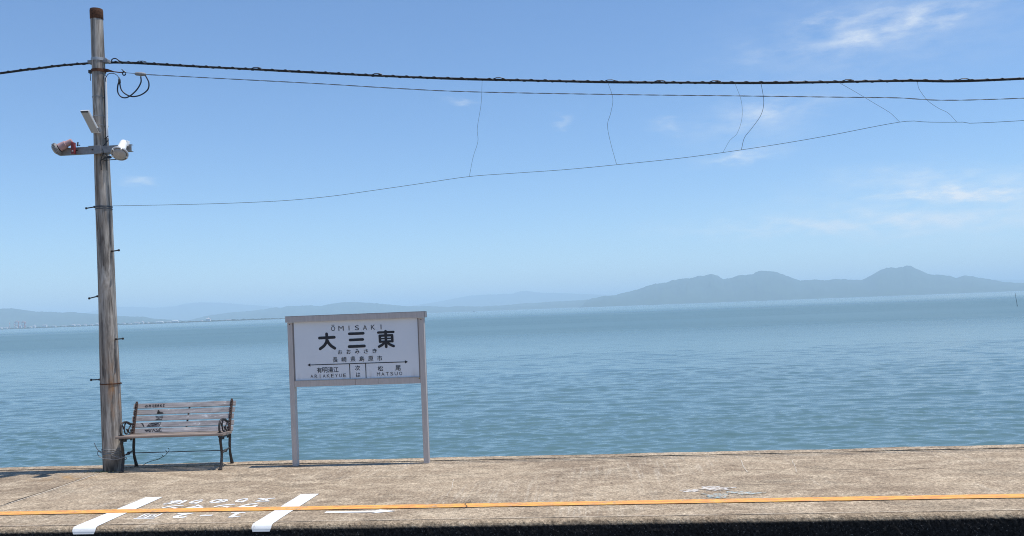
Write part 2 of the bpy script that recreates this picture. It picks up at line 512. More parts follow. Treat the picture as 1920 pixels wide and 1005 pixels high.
# ---- sea
def m_sea():
    m, nt, b, o = newmat('sea water')
    t = N(nt, 'ShaderNodeTexCoord')
    sp = N(nt, 'ShaderNodeSeparateXYZ'); lk(nt, t.outputs['Object'], sp.inputs[0])
    dist = sp.outputs['Y']
    # slicks: long bands lying roughly along the shore
    slick = nse(nt, tcoord(nt, (0.0011, 0.0042, 1), (0, 0, R(2))), 1.0, 5, 0.6, 0.5)
    slick_near = nse(nt, tcoord(nt, (0.012, 0.045, 1), (0, 0, R(3))), 1.0, 4, 0.6, 0.4)
    sl_ = rng(nt, slick, 0.40, 0.56)
    turb = nse(nt, tcoord(nt, (0.02, 0.05, 1)), 1.0, 5, 0.6, 0.8)
    c = mixc(nt, rng(nt, turb, 0.35, 0.65), (0.080, 0.150, 0.164), (0.098, 0.170, 0.180))
    lk(nt, c, b.inputs['Base Color'])
    b.inputs['IOR'].default_value = 1.333
    b.inputs['Specular IOR Level'].default_value = 0.5
    far_ = rng(nt, dist, 25, 170)
    lk(nt, mth(nt, 'ADD', mth(nt, 'MULTIPLY', far_, mth(nt, 'MULTIPLY', rng(nt, dist, 420, 1100, 1.0, 0.5), 0.25)), 0.05), b.inputs['Roughness'])
    n1 = nse(nt, tcoord(nt, (0.75, 1.8, 1), (0, 0, R(4))), 2.8, 4, 0.66, 0.35)
    n2 = nse(nt, tcoord(nt, (0.9, 1.5, 1), (0, 0, R(-6))), 6.0, 3, 0.6, 0.3)
    n3 = nse(nt, tcoord(nt, (0.5, 1.6, 1), (0, 0, R(3))), 0.30, 5, 0.65, 0.3)
    h = mth(nt, 'ADD', mth(nt, 'MULTIPLY', n1, 0.17), mth(nt, 'ADD', mth(nt, 'MULTIPLY', n2, rng(nt, dist, 30, 90, 0.085, 0.03)), mth(nt, 'MULTIPLY', n3, rng(nt, dist, 35, 140, 0.15, 0.85))))
    bp = N(nt, 'ShaderNodeBump')
    bp.inputs['Distance'].default_value = 0.55
    calm = mth(nt, 'MAXIMUM', mth(nt, 'SUBTRACT', sl_, rng(nt, dist, 350, 1100, 0.0, 0.45)), 0.06)
    st = mth(nt, 'MULTIPLY', mth(nt, 'ADD', mth(nt, 'MULTIPLY', calm, 0.86), 0.14), rng(nt, slick_near, 0.35, 0.62, 0.70, 1.0))
    lk(nt, mth(nt, 'MULTIPLY', st, 1.0), bp.inputs['Strength'])
    lk(nt, h, bp.inputs['Height'])
    lk(nt, bp.outputs[0], b.inputs['Normal'])
    return m
M_SEA = m_sea()

rs = np.random.RandomState(11)
def ocean_tile(L, n, wind, lmin, lmax, seed, cut, spread=6):
    """random sea surface on a periodic tile, waves shorter than `cut` removed"""
    rs = np.random.RandomState(seed)
    k1 = np.fft.fftfreq(n, d=L / n) * 2 * np.pi
    kx, ky = np.meshgrid(k1, k1, indexing='ij')
    k = np.hypot(kx, ky); k[0, 0] = 1e9
    cosw = (kx * math.cos(wind) + ky * math.sin(wind)) / k
    P = k ** -3.0 * np.abs(cosw) ** spread
    P *= np.exp(-(k * lmin / (2 * np.pi)) ** 4) * np.exp(-((2 * np.pi / lmax) / k) ** 4)
    P *= np.exp(-(k * cut / (2 * np.pi)) ** 4)
    z = rs.normal(size=(n, n)) + 1j * rs.normal(size=(n, n))
    return np.real(np.fft.ifft2(z * np.sqrt(P)))
def sample(tile, L, x, y):
    n = tile.shape[0]
    fx = (x / L * n) % n; fy = (y / L * n) % n
    i = np.floor(fx).astype(int); j = np.floor(fy).astype(int)
    a = fx - i; b = fy - j
    i %= n; j %= n
    i2 = (i + 1) % n; j2 = (j + 1) % n
    return (tile[i, j] * (1 - a) * (1 - b) + tile[i2, j] * a * (1 - b) + tile[i, j2] * (1 - a) * b + tile[i2, j2] * a * b)
def build_sea():
    q = np.concatenate([np.arange(666, 300, -3.0), np.arange(300, 2.2, -0.48)])
    ys = 4.4 * 1650 / q
    ys[0] = 10.6
    ys = np.concatenate([ys, [3800, 5000, 7500, 11000, 18000, 30000, 45000, 64000]])
    us = np.concatenate([[-3.5, -2.4, -1.7, -1.3, -1.05], np.linspace(-0.92, 0.76, 760), [0.85, 1.05, 1.4, 2.0, 3.2]])
    X = ys[:, None] * us[None, :]
    X[0:40] += 0
    Y = np.repeat(ys[:, None], len(us), 1)
    Zs = np.zeros_like(X)
    dy = np.gradient(ys)
    cuts = [0.18, 0.5, 1.0, 2.0, 4.0, 8.0]
    t1 = [ocean_tile(61.0, 768, R(86), 0.22, 2.6, 3, c, 10) for c in cuts]
    t2 = [ocean_tile(43.0, 512, R(97), 0.2, 0.8, 5, c, 6) for c in cuts]
    s1 = 0.0195 / t1[0].std(); s2 = 0.0100 / t2[0].std()
    for r_ in range(len(ys)):
        if ys[r_] > 900:
            continue
        need = 2.1 * max(dy[r_], 0.02)
        lv = 0
        while lv < len(cuts) - 1 and cuts[lv] < need:
            lv += 1
        fade = min(1.0, max(0.0, (900 - ys[r_]) / 500))
        Zs[r_] = fade * (s1 * sample(t1[lv], 61.0, X[r_], Y[r_]) + s2 * sample(t2[lv], 43.0, X[r_], Y[r_]))
    ny, nx = X.shape
    co = np.stack([X, Y, Zs + SEA_Z], -1).reshape(-1, 3).astype(np.float32)
    i = np.arange(ny - 1)[:, None] * nx + np.arange(nx - 1)[None, :]
    F = np.stack([i, i + 1, i + nx + 1, i + nx], -1).reshape(-1, 4)
    me = bpy.data.meshes.new('sea')
    me.vertices.add(len(co)); me.vertices.foreach_set('co', co.ravel())
    me.loops.add(F.size); me.loops.foreach_set('vertex_index', F.ravel().astype(np.int32))
    me.polygons.add(len(F))
    me.polygons.foreach_set('loop_start', np.arange(0, F.size, 4, dtype=np.int32))
    me.polygons.foreach_set('use_smooth', np.ones(len(F), dtype=bool))
    me.update(calc_edges=True)
    return tag(link('sea', me, M_SEA), kind='structure')
build_sea()

# ---- far hills
def ridge(D, pts, width, rough, seed, nx=420, nr=14):
    b = np.array([p[0] for p in pts]); e = np.array([p[1] for p in pts])
    us = np.linspace(b[0], b[-1], nx)
    h = np.interp(us, b, e) * D + 1.8 - SEA_Z
    vs, fs = [], []
    jag = np.array([noise.fractal(Vector((u * 260, seed, 0)), 0.7, 2.1, 5) for u in us]) * rough
    endf = np.minimum(1, np.minimum(np.arange(nx), np.arange(nx)[::-1]) / 6.0)
    h = np.maximum(h + jag, 3.0) * endf
    rows = np.linspace(-1, 1, nr)
    for r_ in rows:
        prof = (1 - abs(r_)) ** 0.85 if r_ < 0 else (1 - r_) ** 1.1
        dd = D + r_ * width * (1.0 if r_ < 0 else 1.4)
        for k, u in enumerate(us):
            nz_ = noise.fractal(Vector((u * 40, r_ * 2.2 + seed, seed)), 0.8, 2.1, 5)
            # spurs and gullies on the slopes, never above the skyline
            f = prof * (1 + 0.28 * nz_ * (1 - prof) * 2) if abs(r_) < 0.999 else -0.01
            z = h[k] * min(f, 1.0)
            # keep what stands nearer from rising over the skyline
            if r_ < 0:
                z = min(z, h[k] * dd / D * 0.995) if abs(r_) > 1e-6 else z
            vs.append((u * dd, dd, SEA_Z - 0.5 + z))
    for i in range(nr - 1):
        for k in range(nx - 1):
            a = i * nx + k
            fs.append((a, a + 1, a + nx + 1, a + nx))
    me = bpy.data.meshes.new('hills')
    me.from_pydata(vs, [], fs); me.update()
    return link('hills', me, M_HILL, None, True)
tag(ridge(18000, [[-0.01483,0.00442],[-0.00567,0.00769],[0.00041,0.00927],[0.01252,0.01182],[0.02453,0.01226],[0.03055,0.01323],[0.04261,0.01607],[0.05463,0.0186],[0.06965,0.02281],[0.08455,0.02461],[0.09946,0.0279],[0.11125,0.02773],[0.119,0.0301],[0.12488,0.03016],[0.13318,0.03221],[0.13956,0.03015],[0.14644,0.026],[0.15641,0.02649],[0.16468,0.02913],[0.17285,0.02909],[0.17988,0.03029],[0.18697,0.03326],[0.19219,0.03305],[0.19622,0.03199],[0.20086,0.03209],[0.20773,0.02974],[0.21913,0.02512],[0.2305,0.02052],[0.24779,0.021],[0.25808,0.0197],[0.27072,0.02066],[0.28782,0.01938],[0.29633,0.01845],[0.30501,0.02221],[0.31948,0.02983],[0.32916,0.03119],[0.33477,0.02978],[0.34503,0.03228],[0.35063,0.03117],[0.36719,0.02201],[0.37557,0.02079],[0.37951,0.02121],[0.38953,0.01934],[0.39781,0.01639],[0.40517,0.01929],[0.41459,0.01745],[0.4284,0.01485],[0.44489,0.01071],[0.4559,0.00911],[0.46693,0.00866],[0.50526,0.00482],[0.56512,0.00415],[0.64552,-0.00078],[0.77708,-0.00042]], 3200, 14, 1.3, 520, 15), 'double-peaked blue mountain range across the water at right', kind='structure')
tag(ridge(21000, [[-0.48998,0.00102],[-0.47025,0.00283],[-0.45247,0.00659],[-0.41919,0.00975],[-0.39976,0.01028],[-0.37905,0.01201],[-0.36935,0.01352],[-0.36233,0.01232],[-0.3552,0.01423],[-0.34049,0.01399],[-0.3277,0.01444],[-0.31502,0.01272],[-0.30223,0.01472],[-0.28949,0.01609],[-0.27682,0.01623],[-0.25795,0.01458],[-0.23917,0.01233],[-0.21423,0.00892],[-0.18931,0.00828],[-0.16455,0.00612],[-0.15214,0.00688],[-0.12752,0.00534],[-0.09681,0.0057],[-0.07842,0.00714],[-0.06624,0.00698],[-0.04191,0.00787],[-0.02981,0.00771],[0.00039,0.00867],[0.02438,0.00835],[0.04809,0.00323]], 2600, 10, 5.1, 420, 13), 'low hazy hills along the horizon behind the station sign', kind='structure')
tag(ridge(16500, [[-1.20734,0.02226],[-0.989,0.02367],[-0.81302,0.02243],[-0.7509,0.02271],[-0.70979,0.0244],[-0.69616,0.02453],[-0.684,0.02279],[-0.67257,0.02044],[-0.6591,0.01898],[-0.64561,0.01848],[-0.6322,0.01702],[-0.61875,0.01748],[-0.60875,0.01583],[-0.59209,0.01426],[-0.56557,0.01074],[-0.5543,0.01001],[-0.54241,0.00894],[-0.5292,0.00846],[-0.51612,0.00545],[-0.49645,0.00347],[-0.47683,0.00181],[-0.45729,0.00016]], 2500, 9, 9.7, 360, 13), 'low blue hills behind the harbour at far left', kind='structure')
tag(ridge(37000, [[-0.62912,0.00988],[-0.58861,0.01795],[-0.56516,0.0212],[-0.54195,0.02065],[-0.51561,0.01839],[-0.48926,0.01929],[-0.47933,0.02175],[-0.46294,0.02271],[-0.43692,0.0214],[-0.41752,0.01941],[-0.39177,0.01655],[-0.35973,0.01316],[-0.31523,0.00713],[-0.28371,0.00162]], 4000, 12, 14.2, 240, 9), 'faint far ridge behind the left hills', kind='structure')
tag(ridge(37000, [[-0.21426,0.0083],[-0.17671,0.01241],[-0.158,0.01537],[-0.13936,0.01802],[-0.11472,0.01859],[-0.09021,0.01855],[-0.08096,0.02092],[-0.07181,0.02087],[-0.05972,0.01857],[-0.03551,0.01702],[-0.00541,0.01463],[0.02454,0.01256],[0.08395,0.00845],[0.14265,0.0026]], 4000, 12, 18.9, 240, 9), 'faint far ridge left of the mountain range', kind='structure')
tag(ridge(37000, [[0.34397,0.00307],[0.39474,0.00865],[0.4339,0.01347],[0.46705,0.01213],[0.51101,0.01265],[0.619,0.00484]], 4000, 12, 23.4, 160, 9), 'faint far ridge at the right edge', kind='structure')

# ---- low far shore on which the harbour and town stand
def shore(D, u0, u1, h, nx=500):
    us = np.linspace(u0, u1, nx)
    vs, fs = [], []
    rows = [(-90, -3.2), (-60, -1.2), (-20, 1.0), (60, 2.5), (220, 5.0), (420, 6.0), (700, 6.0), (900, -3.4)]
    for j, (dd, z) in enumerate(rows):
        for k, u in enumerate(us):
            n_ = noise.fractal(Vector((u * 300, j * 0.7, 3.3)), 0.8, 2.2, 5)
            t_ = max(0, noise.noise(Vector((u * 900, 5.5, j * 1.3)))) * 7 + max(0, n_) * 8
            wob = 40 * noise.noise(Vector((u * 30, 8.1, 0)))
            fade = min(1, (u1 - u) / 0.05, (u - u0) / 0.05)
            zz = z + (t_ * h * 1.3 if 5 <= j <= 6 else 0)
            zz = -3.4 + (zz + 3.4) * max(fade, 0)
            vs.append((u * (D + dd + wob), D + dd + wob, zz))
    for i in range(len(rows) - 1):
        for k in range(nx - 1):
            a = i * nx + k
            fs.append((a, a + 1, a + nx + 1, a + nx))
    me = bpy.data.meshes.new('far_shore'); me.from_pydata(vs, [], fs); me.update()
    return tag(link('far_shore', me, M_SHORE, None, True), kind='structure')
shore(6900, -1.1, -0.33, 0.7)

# ---- ground on the track side
gb = MB().box((-60, -60, -1.6), (60, 7.30, -1.1))
tag(gb.build('track_bed', M_BALLAST), kind='structure')

# ---- platform
plat = tag(MB().box((-40, 7.62, -5.0), (40, 10.66, -0.14)).build('platform', M_CONC), kind='structure')
def slab(name, x0, x1, y0, y1, z0=-0.15, z1=0.0, mat=M_CONC, bev=0.006):
    return MB().box((x0, y0, z0), (x1, y1, z1), bev).build(name, mat, plat)
JX = -6.07
slab('slab', -40, JX - 0.006, 7.572, 10.545)
slab('slab', JX + 0.006, 40, 7.572, 10.545)
# coping along the sea
def coping(x0, x1):
    n = int((x1 - x0) / 0.06)
    vs, fs = [], []
    for i in range(n + 1):
        x = x0 + (x1 - x0) * i / n
        w = 0.018 * noise.noise(Vector((x * 0.9, 2.2, 0))) + 0.006 * noise.noise(Vector((x * 7, 1.1, 0)))
        w2 = 0.010 * noise.noise(Vector((x * 1.3, 7.2, 0)))
        h = 0.008 * noise.noise(Vector((x * 1.1, 4.4, 0))) + 0.003 * noise.noise(Vector((x * 9, 4.4, 0)))
        prof = [(10.560 + w2, -0.2), (10.560 + w2, 0.006 + h), (10.566 + w2, 0.010 + h), (10.745 + w, 0.009 + h), (10.765 + w, -0.006 + h), (10.77 + w, -4.8)]
        vs += [(x, y, z) for y, z in prof]
    for i in range(n):
        for k in range(5):
            a = i * 6 + k
            fs.append((a, a + 6, a + 7, a + 1))
    me = bpy.data.meshes.new('coping'); me.from_pydata(vs, [], fs); me.update()
    return link('coping', me, M_CONC, plat, False)
coping(-40, -9.0); coping(-9.0, 9.0); coping(9.0, 40)
# worn near edge: rounded arris, rough dark face
EDGE_PROF = [(7.566, -0.10), (7.566, -0.003), (7.560, 0.0), (7.530, 0.0), (7.505, -0.001), (7.490, -0.006), (7.478, -0.016), (7.471, -0.032), (7.468, -0.05),
             (7.467, -0.075), (7.467, -0.10), (7.467, -0.125), (7.467, -0.15), (7.467, -0.18), (7.467, -0.21), (7.467, -0.25), (7.467, -0.30), (7.467, -0.4), (7.467, -1.15)]
def edge_z(y):
    for (a, za), (b_, zb) in zip(EDGE_PROF[2:9], EDGE_PROF[3:10]):
        if b_ <= y <= a:
            return za + (zb - za) * (a - y) / (a - b_) if a != b_ else za
    return 0.0
def edge_strip(x0, x1, step):
    n = int((x1 - x0) / step)
    m_ = len(EDGE_PROF)
    vs, fs = [], []
    for i in range(n + 1):
        x = x0 + (x1 - x0) * i / n
        for k, (y, z) in enumerate(EDGE_PROF):
            amp = 0.0 if k < 2 else (0.0025 if k < 5 else 0.007)
            p = Vector((x * 26, y * 26, z * 26))
            d1 = noise.fractal(p, 0.8, 2.0, 3); d2 = noise.fractal(p + Vector((31, 7, 3)), 0.8, 2.0, 3)
            yy = y - (abs(d1) * amp if k >= 5 else 0) + (0.006 * noise.noise(Vector((x * 3, 0, 9))) if 4 <= k <= 9 else 0)
            zz = z + (d2 * amp if 1 < k < 12 else 0) * (1 if k > 3 else 0.6)
            vs.append((x, yy, min(zz, 0.0035)))
    for i in range(n):
        for k in range(m_ - 1):
            a = i * m_ + k
            fs.append((a, a + 1, a + m_ + 1, a + m_))
    me = bpy.data.meshes.new('edge_strip'); me.from_pydata(vs, [], fs); me.update()
    return link('edge_strip', me, M_EDGE, plat, False)
edge_strip(-40, -8.5, 0.25); edge_strip(-8.5, 7.5, 0.016); edge_strip(7.5, 40, 0.25)

# ---- painted markings (parts of the platform)
def flat_strip(name, mat, pts_lo, pts_hi, z=0.004):
    vs = [(*p, z) for p in pts_lo] + [(*p, z) for p in pts_hi]
    n = len(pts_lo)
    fs = [(i, i + 1, n + i + 1, n + i) for i in range(n - 1)]
    me = bpy.data.meshes.new(name); me.from_pydata(vs, [], fs); me.update()
    return link(name, me, mat, plat)
xs = np.arange(-40, 40.01, 0.04)
wob = [0.018 * noise.noise(Vector((x * 0.35, 3, 0))) for x in xs]
r1 = [0.005 * noise.noise(Vector((x * 9, 1, 0))) for x in xs]
r2 = [0.005 * noise.noise(Vector((x * 9, 6, 0))) for x in xs]
yl = flat_strip('safety_line', M_YELLOW, [(x, 8.003 + w + a) for x, w, a in zip(xs, wob, r1)], [(x, 8.153 + w + a) for x, w, a in zip(xs, wob, r2)], 0.0075)
yl['label'] = 'worn amber safety line along the platform edge'
def stripe(x0, x1, xf0, xf1, y1, label):
    ys = [7.4635, 7.466, 7.4675, 7.472, 7.479, 7.490, 7.505, 7.53, 7.57, 7.7, 7.9, 8.1, 8.3, 8.5, y1]
    zs = [-0.055, -0.045, -0.035, -0.024, -0.012, -0.001, 0.0045] + [0.0055] * 8
    vs, fs = [], []
    for j, (y, z) in enumerate(zip(ys, zs)):
        t = max(0, (y - 7.47) / (y1 - 7.47))
        a = x0 + (xf0 - x0) * t; b_ = x1 + (xf1 - x1) * t
        if j <= 3:
            a += 0.012 * (3 - j) / 3; b_ -= 0.012 * (3 - j) / 3
        for k in range(6):
            x = a + (b_ - a) * k / 5
            if k in (0, 5): x += 0.004 * noise.noise(Vector((x * 3, y * 14, 2)))
            vs.append((x, y - (0.006 if j < 6 else 0), z))
    for j in range(len(ys) - 1):
        for k in range(5):
            a = j * 6 + k
            fs.append((a, a + 1, a + 7, a + 6))
    me = bpy.data.meshes.new('boarding_line'); me.from_pydata(vs, [], fs); me.update()
    o = link('boarding_line', me, M_WHITE, plat)
    o['label'] = label
    return o
stripe(-4.695, -4.478, -4.665, -4.485, 8.715, 'broad white boarding line nearest the pole')
stripe(-3.040, -2.862, -3.020, -2.832, 8.728, 'broad white boarding line nearest the arrow')

GLYPH = {}
def glyph(ch, offset=0.0):
    """outline of one character as a flat triangulated mesh, centred, unit size"""
    key = (ch, offset)
    if key in GLYPH:
        return GLYPH[key]
    cu = bpy.data.curves.new('glyph', 'FONT')
    cu.body = ch
    cu.fill_mode = 'BOTH'
    cu.offset = offset
    cu.resolution_u = 3
    o = bpy.data.objects.new('glyph', cu)
    COL.objects.link(o)
    dg = bpy.context.evaluated_depsgraph_get()
    me = bpy.data.meshes.new_from_object(o.evaluated_get(dg))
    v = np.array([p.co[:2] for p in me.vertices]) if len(me.vertices) else np.zeros((1, 2))
    f = [tuple(p.vertices) for p in me.polygons]
    bpy.data.objects.remove(o); bpy.data.curves.remove(cu); bpy.data.meshes.remove(me)
    lo, hi = v.min(0), v.max(0)
    GLYPH[key] = (v - (lo + hi) / 2, f, hi - lo)
    return GLYPH[key]
def letters(items, place, offset=0.0):
    """items: (char, cx, cy, width, height); place maps 2-D to 3-D"""
    mb = MB()
    for ch, cx, cy, w, h in items:
        v, f, sz = glyph(ch, offset)
        sy = h / sz[1] if h else w / sz[0]
        sx = w / sz[0] if w else sy
        mb.add([place(cx + p[0] * sx, cy + p[1] * sy) for p in v], f)
    return mb
# lettering on the ground is read from the sea side: turned half round
gp = lambda a, b_: (-a, -b_, 0.0035)
rows = [
    [('1', -3.36, 7.862, 0.085, 0.20), ('-', -3.63, 7.862, 0.12, 0.035), ('2', -3.875, 7.868, 0.15, 0.20), ('両', -4.19, 7.868, 0.20, 0.20)],
    [('ワ', -3.375, 8.262, 0.18, 0.165), ('ン', -3.63, 8.255, 0.19, 0.155), ('マ', -3.90, 8.252, 0.18, 0.155), ('ン', -4.15, 8.248, 0.19, 0.155)],
    [('又', -3.32, 8.500, 0.19, 0.165), ('り', -3.55, 8.492, 0.115, 0.185), ('の', -3.78, 8.478, 0.18, 0.165), ('り', -4.01, 8.468, 0.115, 0.185), ('ば', -4.22, 8.452, 0.19, 0.185)]]
PL = ('white painted characters between safety line and edge', 'white painted characters touching the safety line', 'white painted characters farthest from the edge')
for rw, lab in zip(rows, PL):
    for c, x, y, w, h in rw:
        if c == '1':      # drawn with a flag and a foot
            o = MB().add([(x - .022, y - .10, .0035), (x + .022, y - .10, .0035), (x + .022, y + .075, .0035), (x - .022, y + .075, .0035),
                          (x - .07, y + .0755, .0035), (x + .07, y + .0755, .0035), (x + .07, y + .10, .0035), (x - .07, y + .10, .0035),
                          (x + .0225, y - .10, .0035), (x + .085, y - .065, .0035), (x + .075, y - .042, .0035), (x + .0225, y - .068, .0035)],
                         [(0, 1, 2, 3), (4, 5, 6, 7), (8, 9, 10, 11)]).build('painted_character', M_WHITE, plat)
        else:
            o = letters([(c, -x, -y, w, h)], gp, 0.012 if c == '両' else 0.042).build('painted_character', M_WHITE, plat)
        o['label'] = lab
am = MB().add([(-2.513, 7.872, 0.004), (-2.03, 7.870, 0.004), (-2.065, 7.828, 0.004), (-1.853, 7.902, 0.004), (-2.02, 7.978, 0.004), (-2.05, 7.934, 0.004), (-2.513, 7.930, 0.004)],
              [(0, 1, 5, 6), (1, 2, 3), (1, 3, 5), (5, 3, 4)])
am.build('painted_arrow', M_WHITE, plat)['label'] = 'small white arrow pointing along the platform'
def blot(cx, cy, rx, ry, mat, seed, label, z=0.004):
    n = 40
    vs = [(cx, cy, z)]
    for k in range(n):
        a = 2 * math.pi * k / n
        r_ = 1 + 0.75 * noise.fractal(Vector((math.cos(a) * 1.6, math.sin(a) * 1.6, seed)), 0.7, 2, 4)
        vs.append((cx + rx * r_ * math.cos(a), cy + ry * r_ * math.sin(a), z))
    fs = [(0, 1 + k, 1 + (k + 1) % n) for k in range(n)]
    me = bpy.data.meshes.new('paint_stain'); me.from_pydata(vs, [], fs); me.update()
    link('paint_stain', me, mat, plat)['label'] = label
blot(1.13, 8.63, 0.15, 0.085, M_SMEARW, 2.0, 'chalky white stain on the concrete')
blot(0.88, 8.56, 0.10, 0.05, M_SMEARW, 6.0, 'thin white stain on the concrete')
blot(1.09, 8.33, 0.11, 0.085, M_SMEARB, 3.0, 'pale blue stain left')
blot(1.33, 8.41, 0.15, 0.075, M_SMEARB, 4.4, 'pale blue stain right')

# pale mortar ridge along the joint, cracks and scratches
def crack(name, pts, w, mat, z=0.0045):
    vs, fs = [], []
    P = spline([(x, y, 0) for x, y in pts], 8)
    for i, p in enumerate(P):
        T = (P[min(i + 1, len(P) - 1)] - P[max(i - 1, 0)]).normalized()
        nn = Vector((-T.y, T.x, 0))
        j = 0.012 * noise.noise(Vector((p.x * 9, p.y * 9, 1)))
        ww = w * (0.65 + 0.6 * noise.noise(Vector((p.x * 7, p.y * 7, 4))))
        q = p + nn * j
        vs += [(q.x + nn.x * ww, q.y + nn.y * ww, z), (q.x - nn.x * ww, q.y - nn.y * ww, z)]
    for i in range(len(P) - 1):
        fs.append((2 * i, 2 * i + 1, 2 * i + 3, 2 * i + 2))
    me = bpy.data.meshes.new(name); me.from_pydata(vs, [], fs); me.update()
    return link(name, me, mat, plat)
M_CRACK = simple('crack dirt', (0.055, 0.045, 0.036), 0.95, 0, 0.4, 30, 0)
M_MORTAR = simple('pale mortar', (0.50, 0.43, 0.34), 0.95, 0, 0.35, 30, 0.3)
crack('mortar_ridge', [(-6.03, 7.60), (-6.04, 8.4), (-6.02, 9.2), (-6.05, 10.2)], 0.016, M_MORTAR, 0.0035)
crack('joint_gap', [(-6.068, 7.60), (-6.075, 8.4), (-6.065, 9.2), (-6.07, 10.3)], 0.008, M_CRACK, 0.003)
crack('crack', [(-1.27, 7.93), (-1.21, 8.02), (-1.25, 8.12), (-1.21, 8.22), (-1.24, 8.34)], 0.008, M_CRACK, 0.0095)
crack('crack', [(-3.1, 9.5), (-2.5, 9.62), (-1.9, 9.58), (-1.2, 9.66)], 0.005, M_CRACK)
crack('crack', [(2.4, 9.52), (2.9, 9.40), (3.4, 9.46)], 0.006, M_CRACK)
crack('scratch', [(1.62, 10.12), (1.58, 9.80), (1.56, 9.42)], 0.007, M_MORTAR)
crack('scratch', [(2.16, 10.05), (2.12, 9.75), (2.06, 9.4)], 0.005, M_MORTAR)
crack('scratch', [(-1.55, 9.35), (-1.50, 8.95), (-1.48, 8.5)], 0.005, M_MORTAR)
crack('edge_seam', [(-9, 7.572), (-6, 7.575), (-3, 7.571), (0, 7.574), (3, 7.571), (7, 7.573)], 0.006, M_MORTAR, 0.0045)

# ================================================================== UTILITY POLE
PX, PY = -5.972, 10.402
pole = empty('utility_pole', (PX, PY, 0), 'tall weathered grey utility pole with rusty cap behind the bench', 'utility pole')
PR = [(0.0, 0.121), (0.15, 0.121), (1.07, 0.116), (2.13, 0.101), (3.25, 0.096), (4.17, 0.084), (5.10, 0.076), (5.70, 0.072)]
def prad(z):
    return float(np.interp(z, [p[0] for p in PR], [p[1] for p in PR]))
vs, fs, nseg = [], [], 32
zz = np.linspace(-0.0, 5.62, 90)
for z in zz:
    for k in range(nseg):
        a = 2 * math.pi * k / nseg
        r_ = prad(z) * (1 + 0.035 * noise.noise(Vector((math.cos(a) * 1.5, math.sin(a) * 1.5, z * 0.6))) + 0.012 * noise.noise(Vector((math.cos(a) * 7, math.sin(a) * 7, z * 1.2))))
        vs.append((r_ * math.cos(a), r_ * math.sin(a), z))
for i in range(len(zz) - 1):
    for k in range(nseg):
        k2 = (k + 1) % nseg
        fs.append((i * nseg + k, i * nseg + k2, (i + 1) * nseg + k2, (i + 1) * nseg + k))
fs.append(tuple((len(zz) - 1) * nseg + k for k in range(nseg)))
MB().add(vs, fs).build('shaft', M_POLE, pole, True)
MB().lathe([(0.0745, 5.585), (0.0775, 5.59), (0.0775, 5.69), (0.074, 5.712), (0.05, 5.72), (0.0, 5.722)][:-1], 28).build('cap', M_RUST, pole, True, 40)['label'] = 'rusty brown pole cap'
def band(z, h, t, mat, name='band', bolt=True):
    r_ = prad(z) + t + 0.003
    o = MB().lathe([(r_ - t - 0.004, z - h / 2), (r_, z - h / 2), (r_, z + h / 2), (r_ - t - 0.004, z + h / 2)], 28).build(name, mat, pole, True, 40)
    if bolt:
        MB().box((r_ - 0.004, -0.018, z - h / 2), (r_ + 0.028, 0.006, z + h / 2), 0.002).build('clamp_bolt', mat, o)
    return o
band(5.085, 0.035, 0.004, M_GALV)
mb = MB()   # cable suspension bracket, two wings behind
for xa0, xa1 in ((-0.125, -0.06), (0.06, 0.135)):
    MB().box((xa0, -0.030, 5.045), (xa1, 0.05, 5.082), 0.004).build('cable_bracket', M_GALV_D, pole)
band(4.945, 0.034, 0.006, M_RUST)
MB().box((-0.125, -0.02, 4.925), (-0.075, 0.02, 4.965), 0.004).tube([(-0.105, -0.01, 4.93), (-0.100, -0.015, 4.83)], 0.004, 6).build('hook', M_DARKIRON, pole)
mb = MB().ribbon([(0.075, -0.005, 4.95), (0.13, -0.01, 4.945), (0.20, -0.01, 4.925)], [0.045, 0.032, 0.014], [0.03, 0.022, 0.012])
mb.tube([(0.20, -0.01, 4.925), (0.27, -0.01, 4.912), (0.325, -0.01, 4.908)], 0.007, 8).build
mb.build('wire_bracket', M_RUST, pole)
for z, h in ((4.62, 0.012), (4.38, 0.014), (4.265, 0.012)):
    band(z, h, 0.002, M_GALV_D, 'strap', False)
band(3.262, 0.016, 0.003, M_WIRE, 'strap', False)
band(3.235, 0.008, 0.003, M_WIRE, 'strap', False)
band(1.075, 0.014, 0.003, M_RUST)
# conduit
MB().tube([(0.118, -0.055, 4.86), (0.118, -0.055, 4.5), (0.112, -0.060, 4.10)], 0.0135, 10).build('conduit', M_WHITEPL, pole, True, 40)['label'] = 'white plastic conduit'
MB().tube([(0.098, -0.055, 4.86), (0.096, -0.06, 4.4), (0.095, -0.065, 3.95), (0.10, -0.07, 3.70)], 0.006, 6).build('conduit_cable', M_BLACKCABLE, pole)
def step_bolt(z, sgn, tilt):
    r_ = prad(z)
    L = 0.105
    a = Vector((sgn * (r_ - 0.02), -0.03, z)); b_ = Vector((sgn * (r_ + L), -0.05, z + tilt))
    o = MB().tube([a, b_], 0.0075, 8).tube([b_ - (b_ - a).normalized() * 0.010, b_ + (b_ - a).normalized() * 0.006], 0.0135, 8).build('step_bolt', M_DARKIRON, pole)
    MB().tube([a + (b_ - a).normalized() * 0.018, a + (b_ - a).normalized() * 0.034], 0.0135, 6).build('nut', M_DARKIRON, o)
step_bolt(3.268, -1, -0.018); step_bolt(2.705, 1, 0.010); step_bolt(2.165, -1, -0.028); step_bolt(1.62, 1, 0.006)
step_bolt(1.13, -1, 0.0)
for s_ in list(pole.children):
    pass
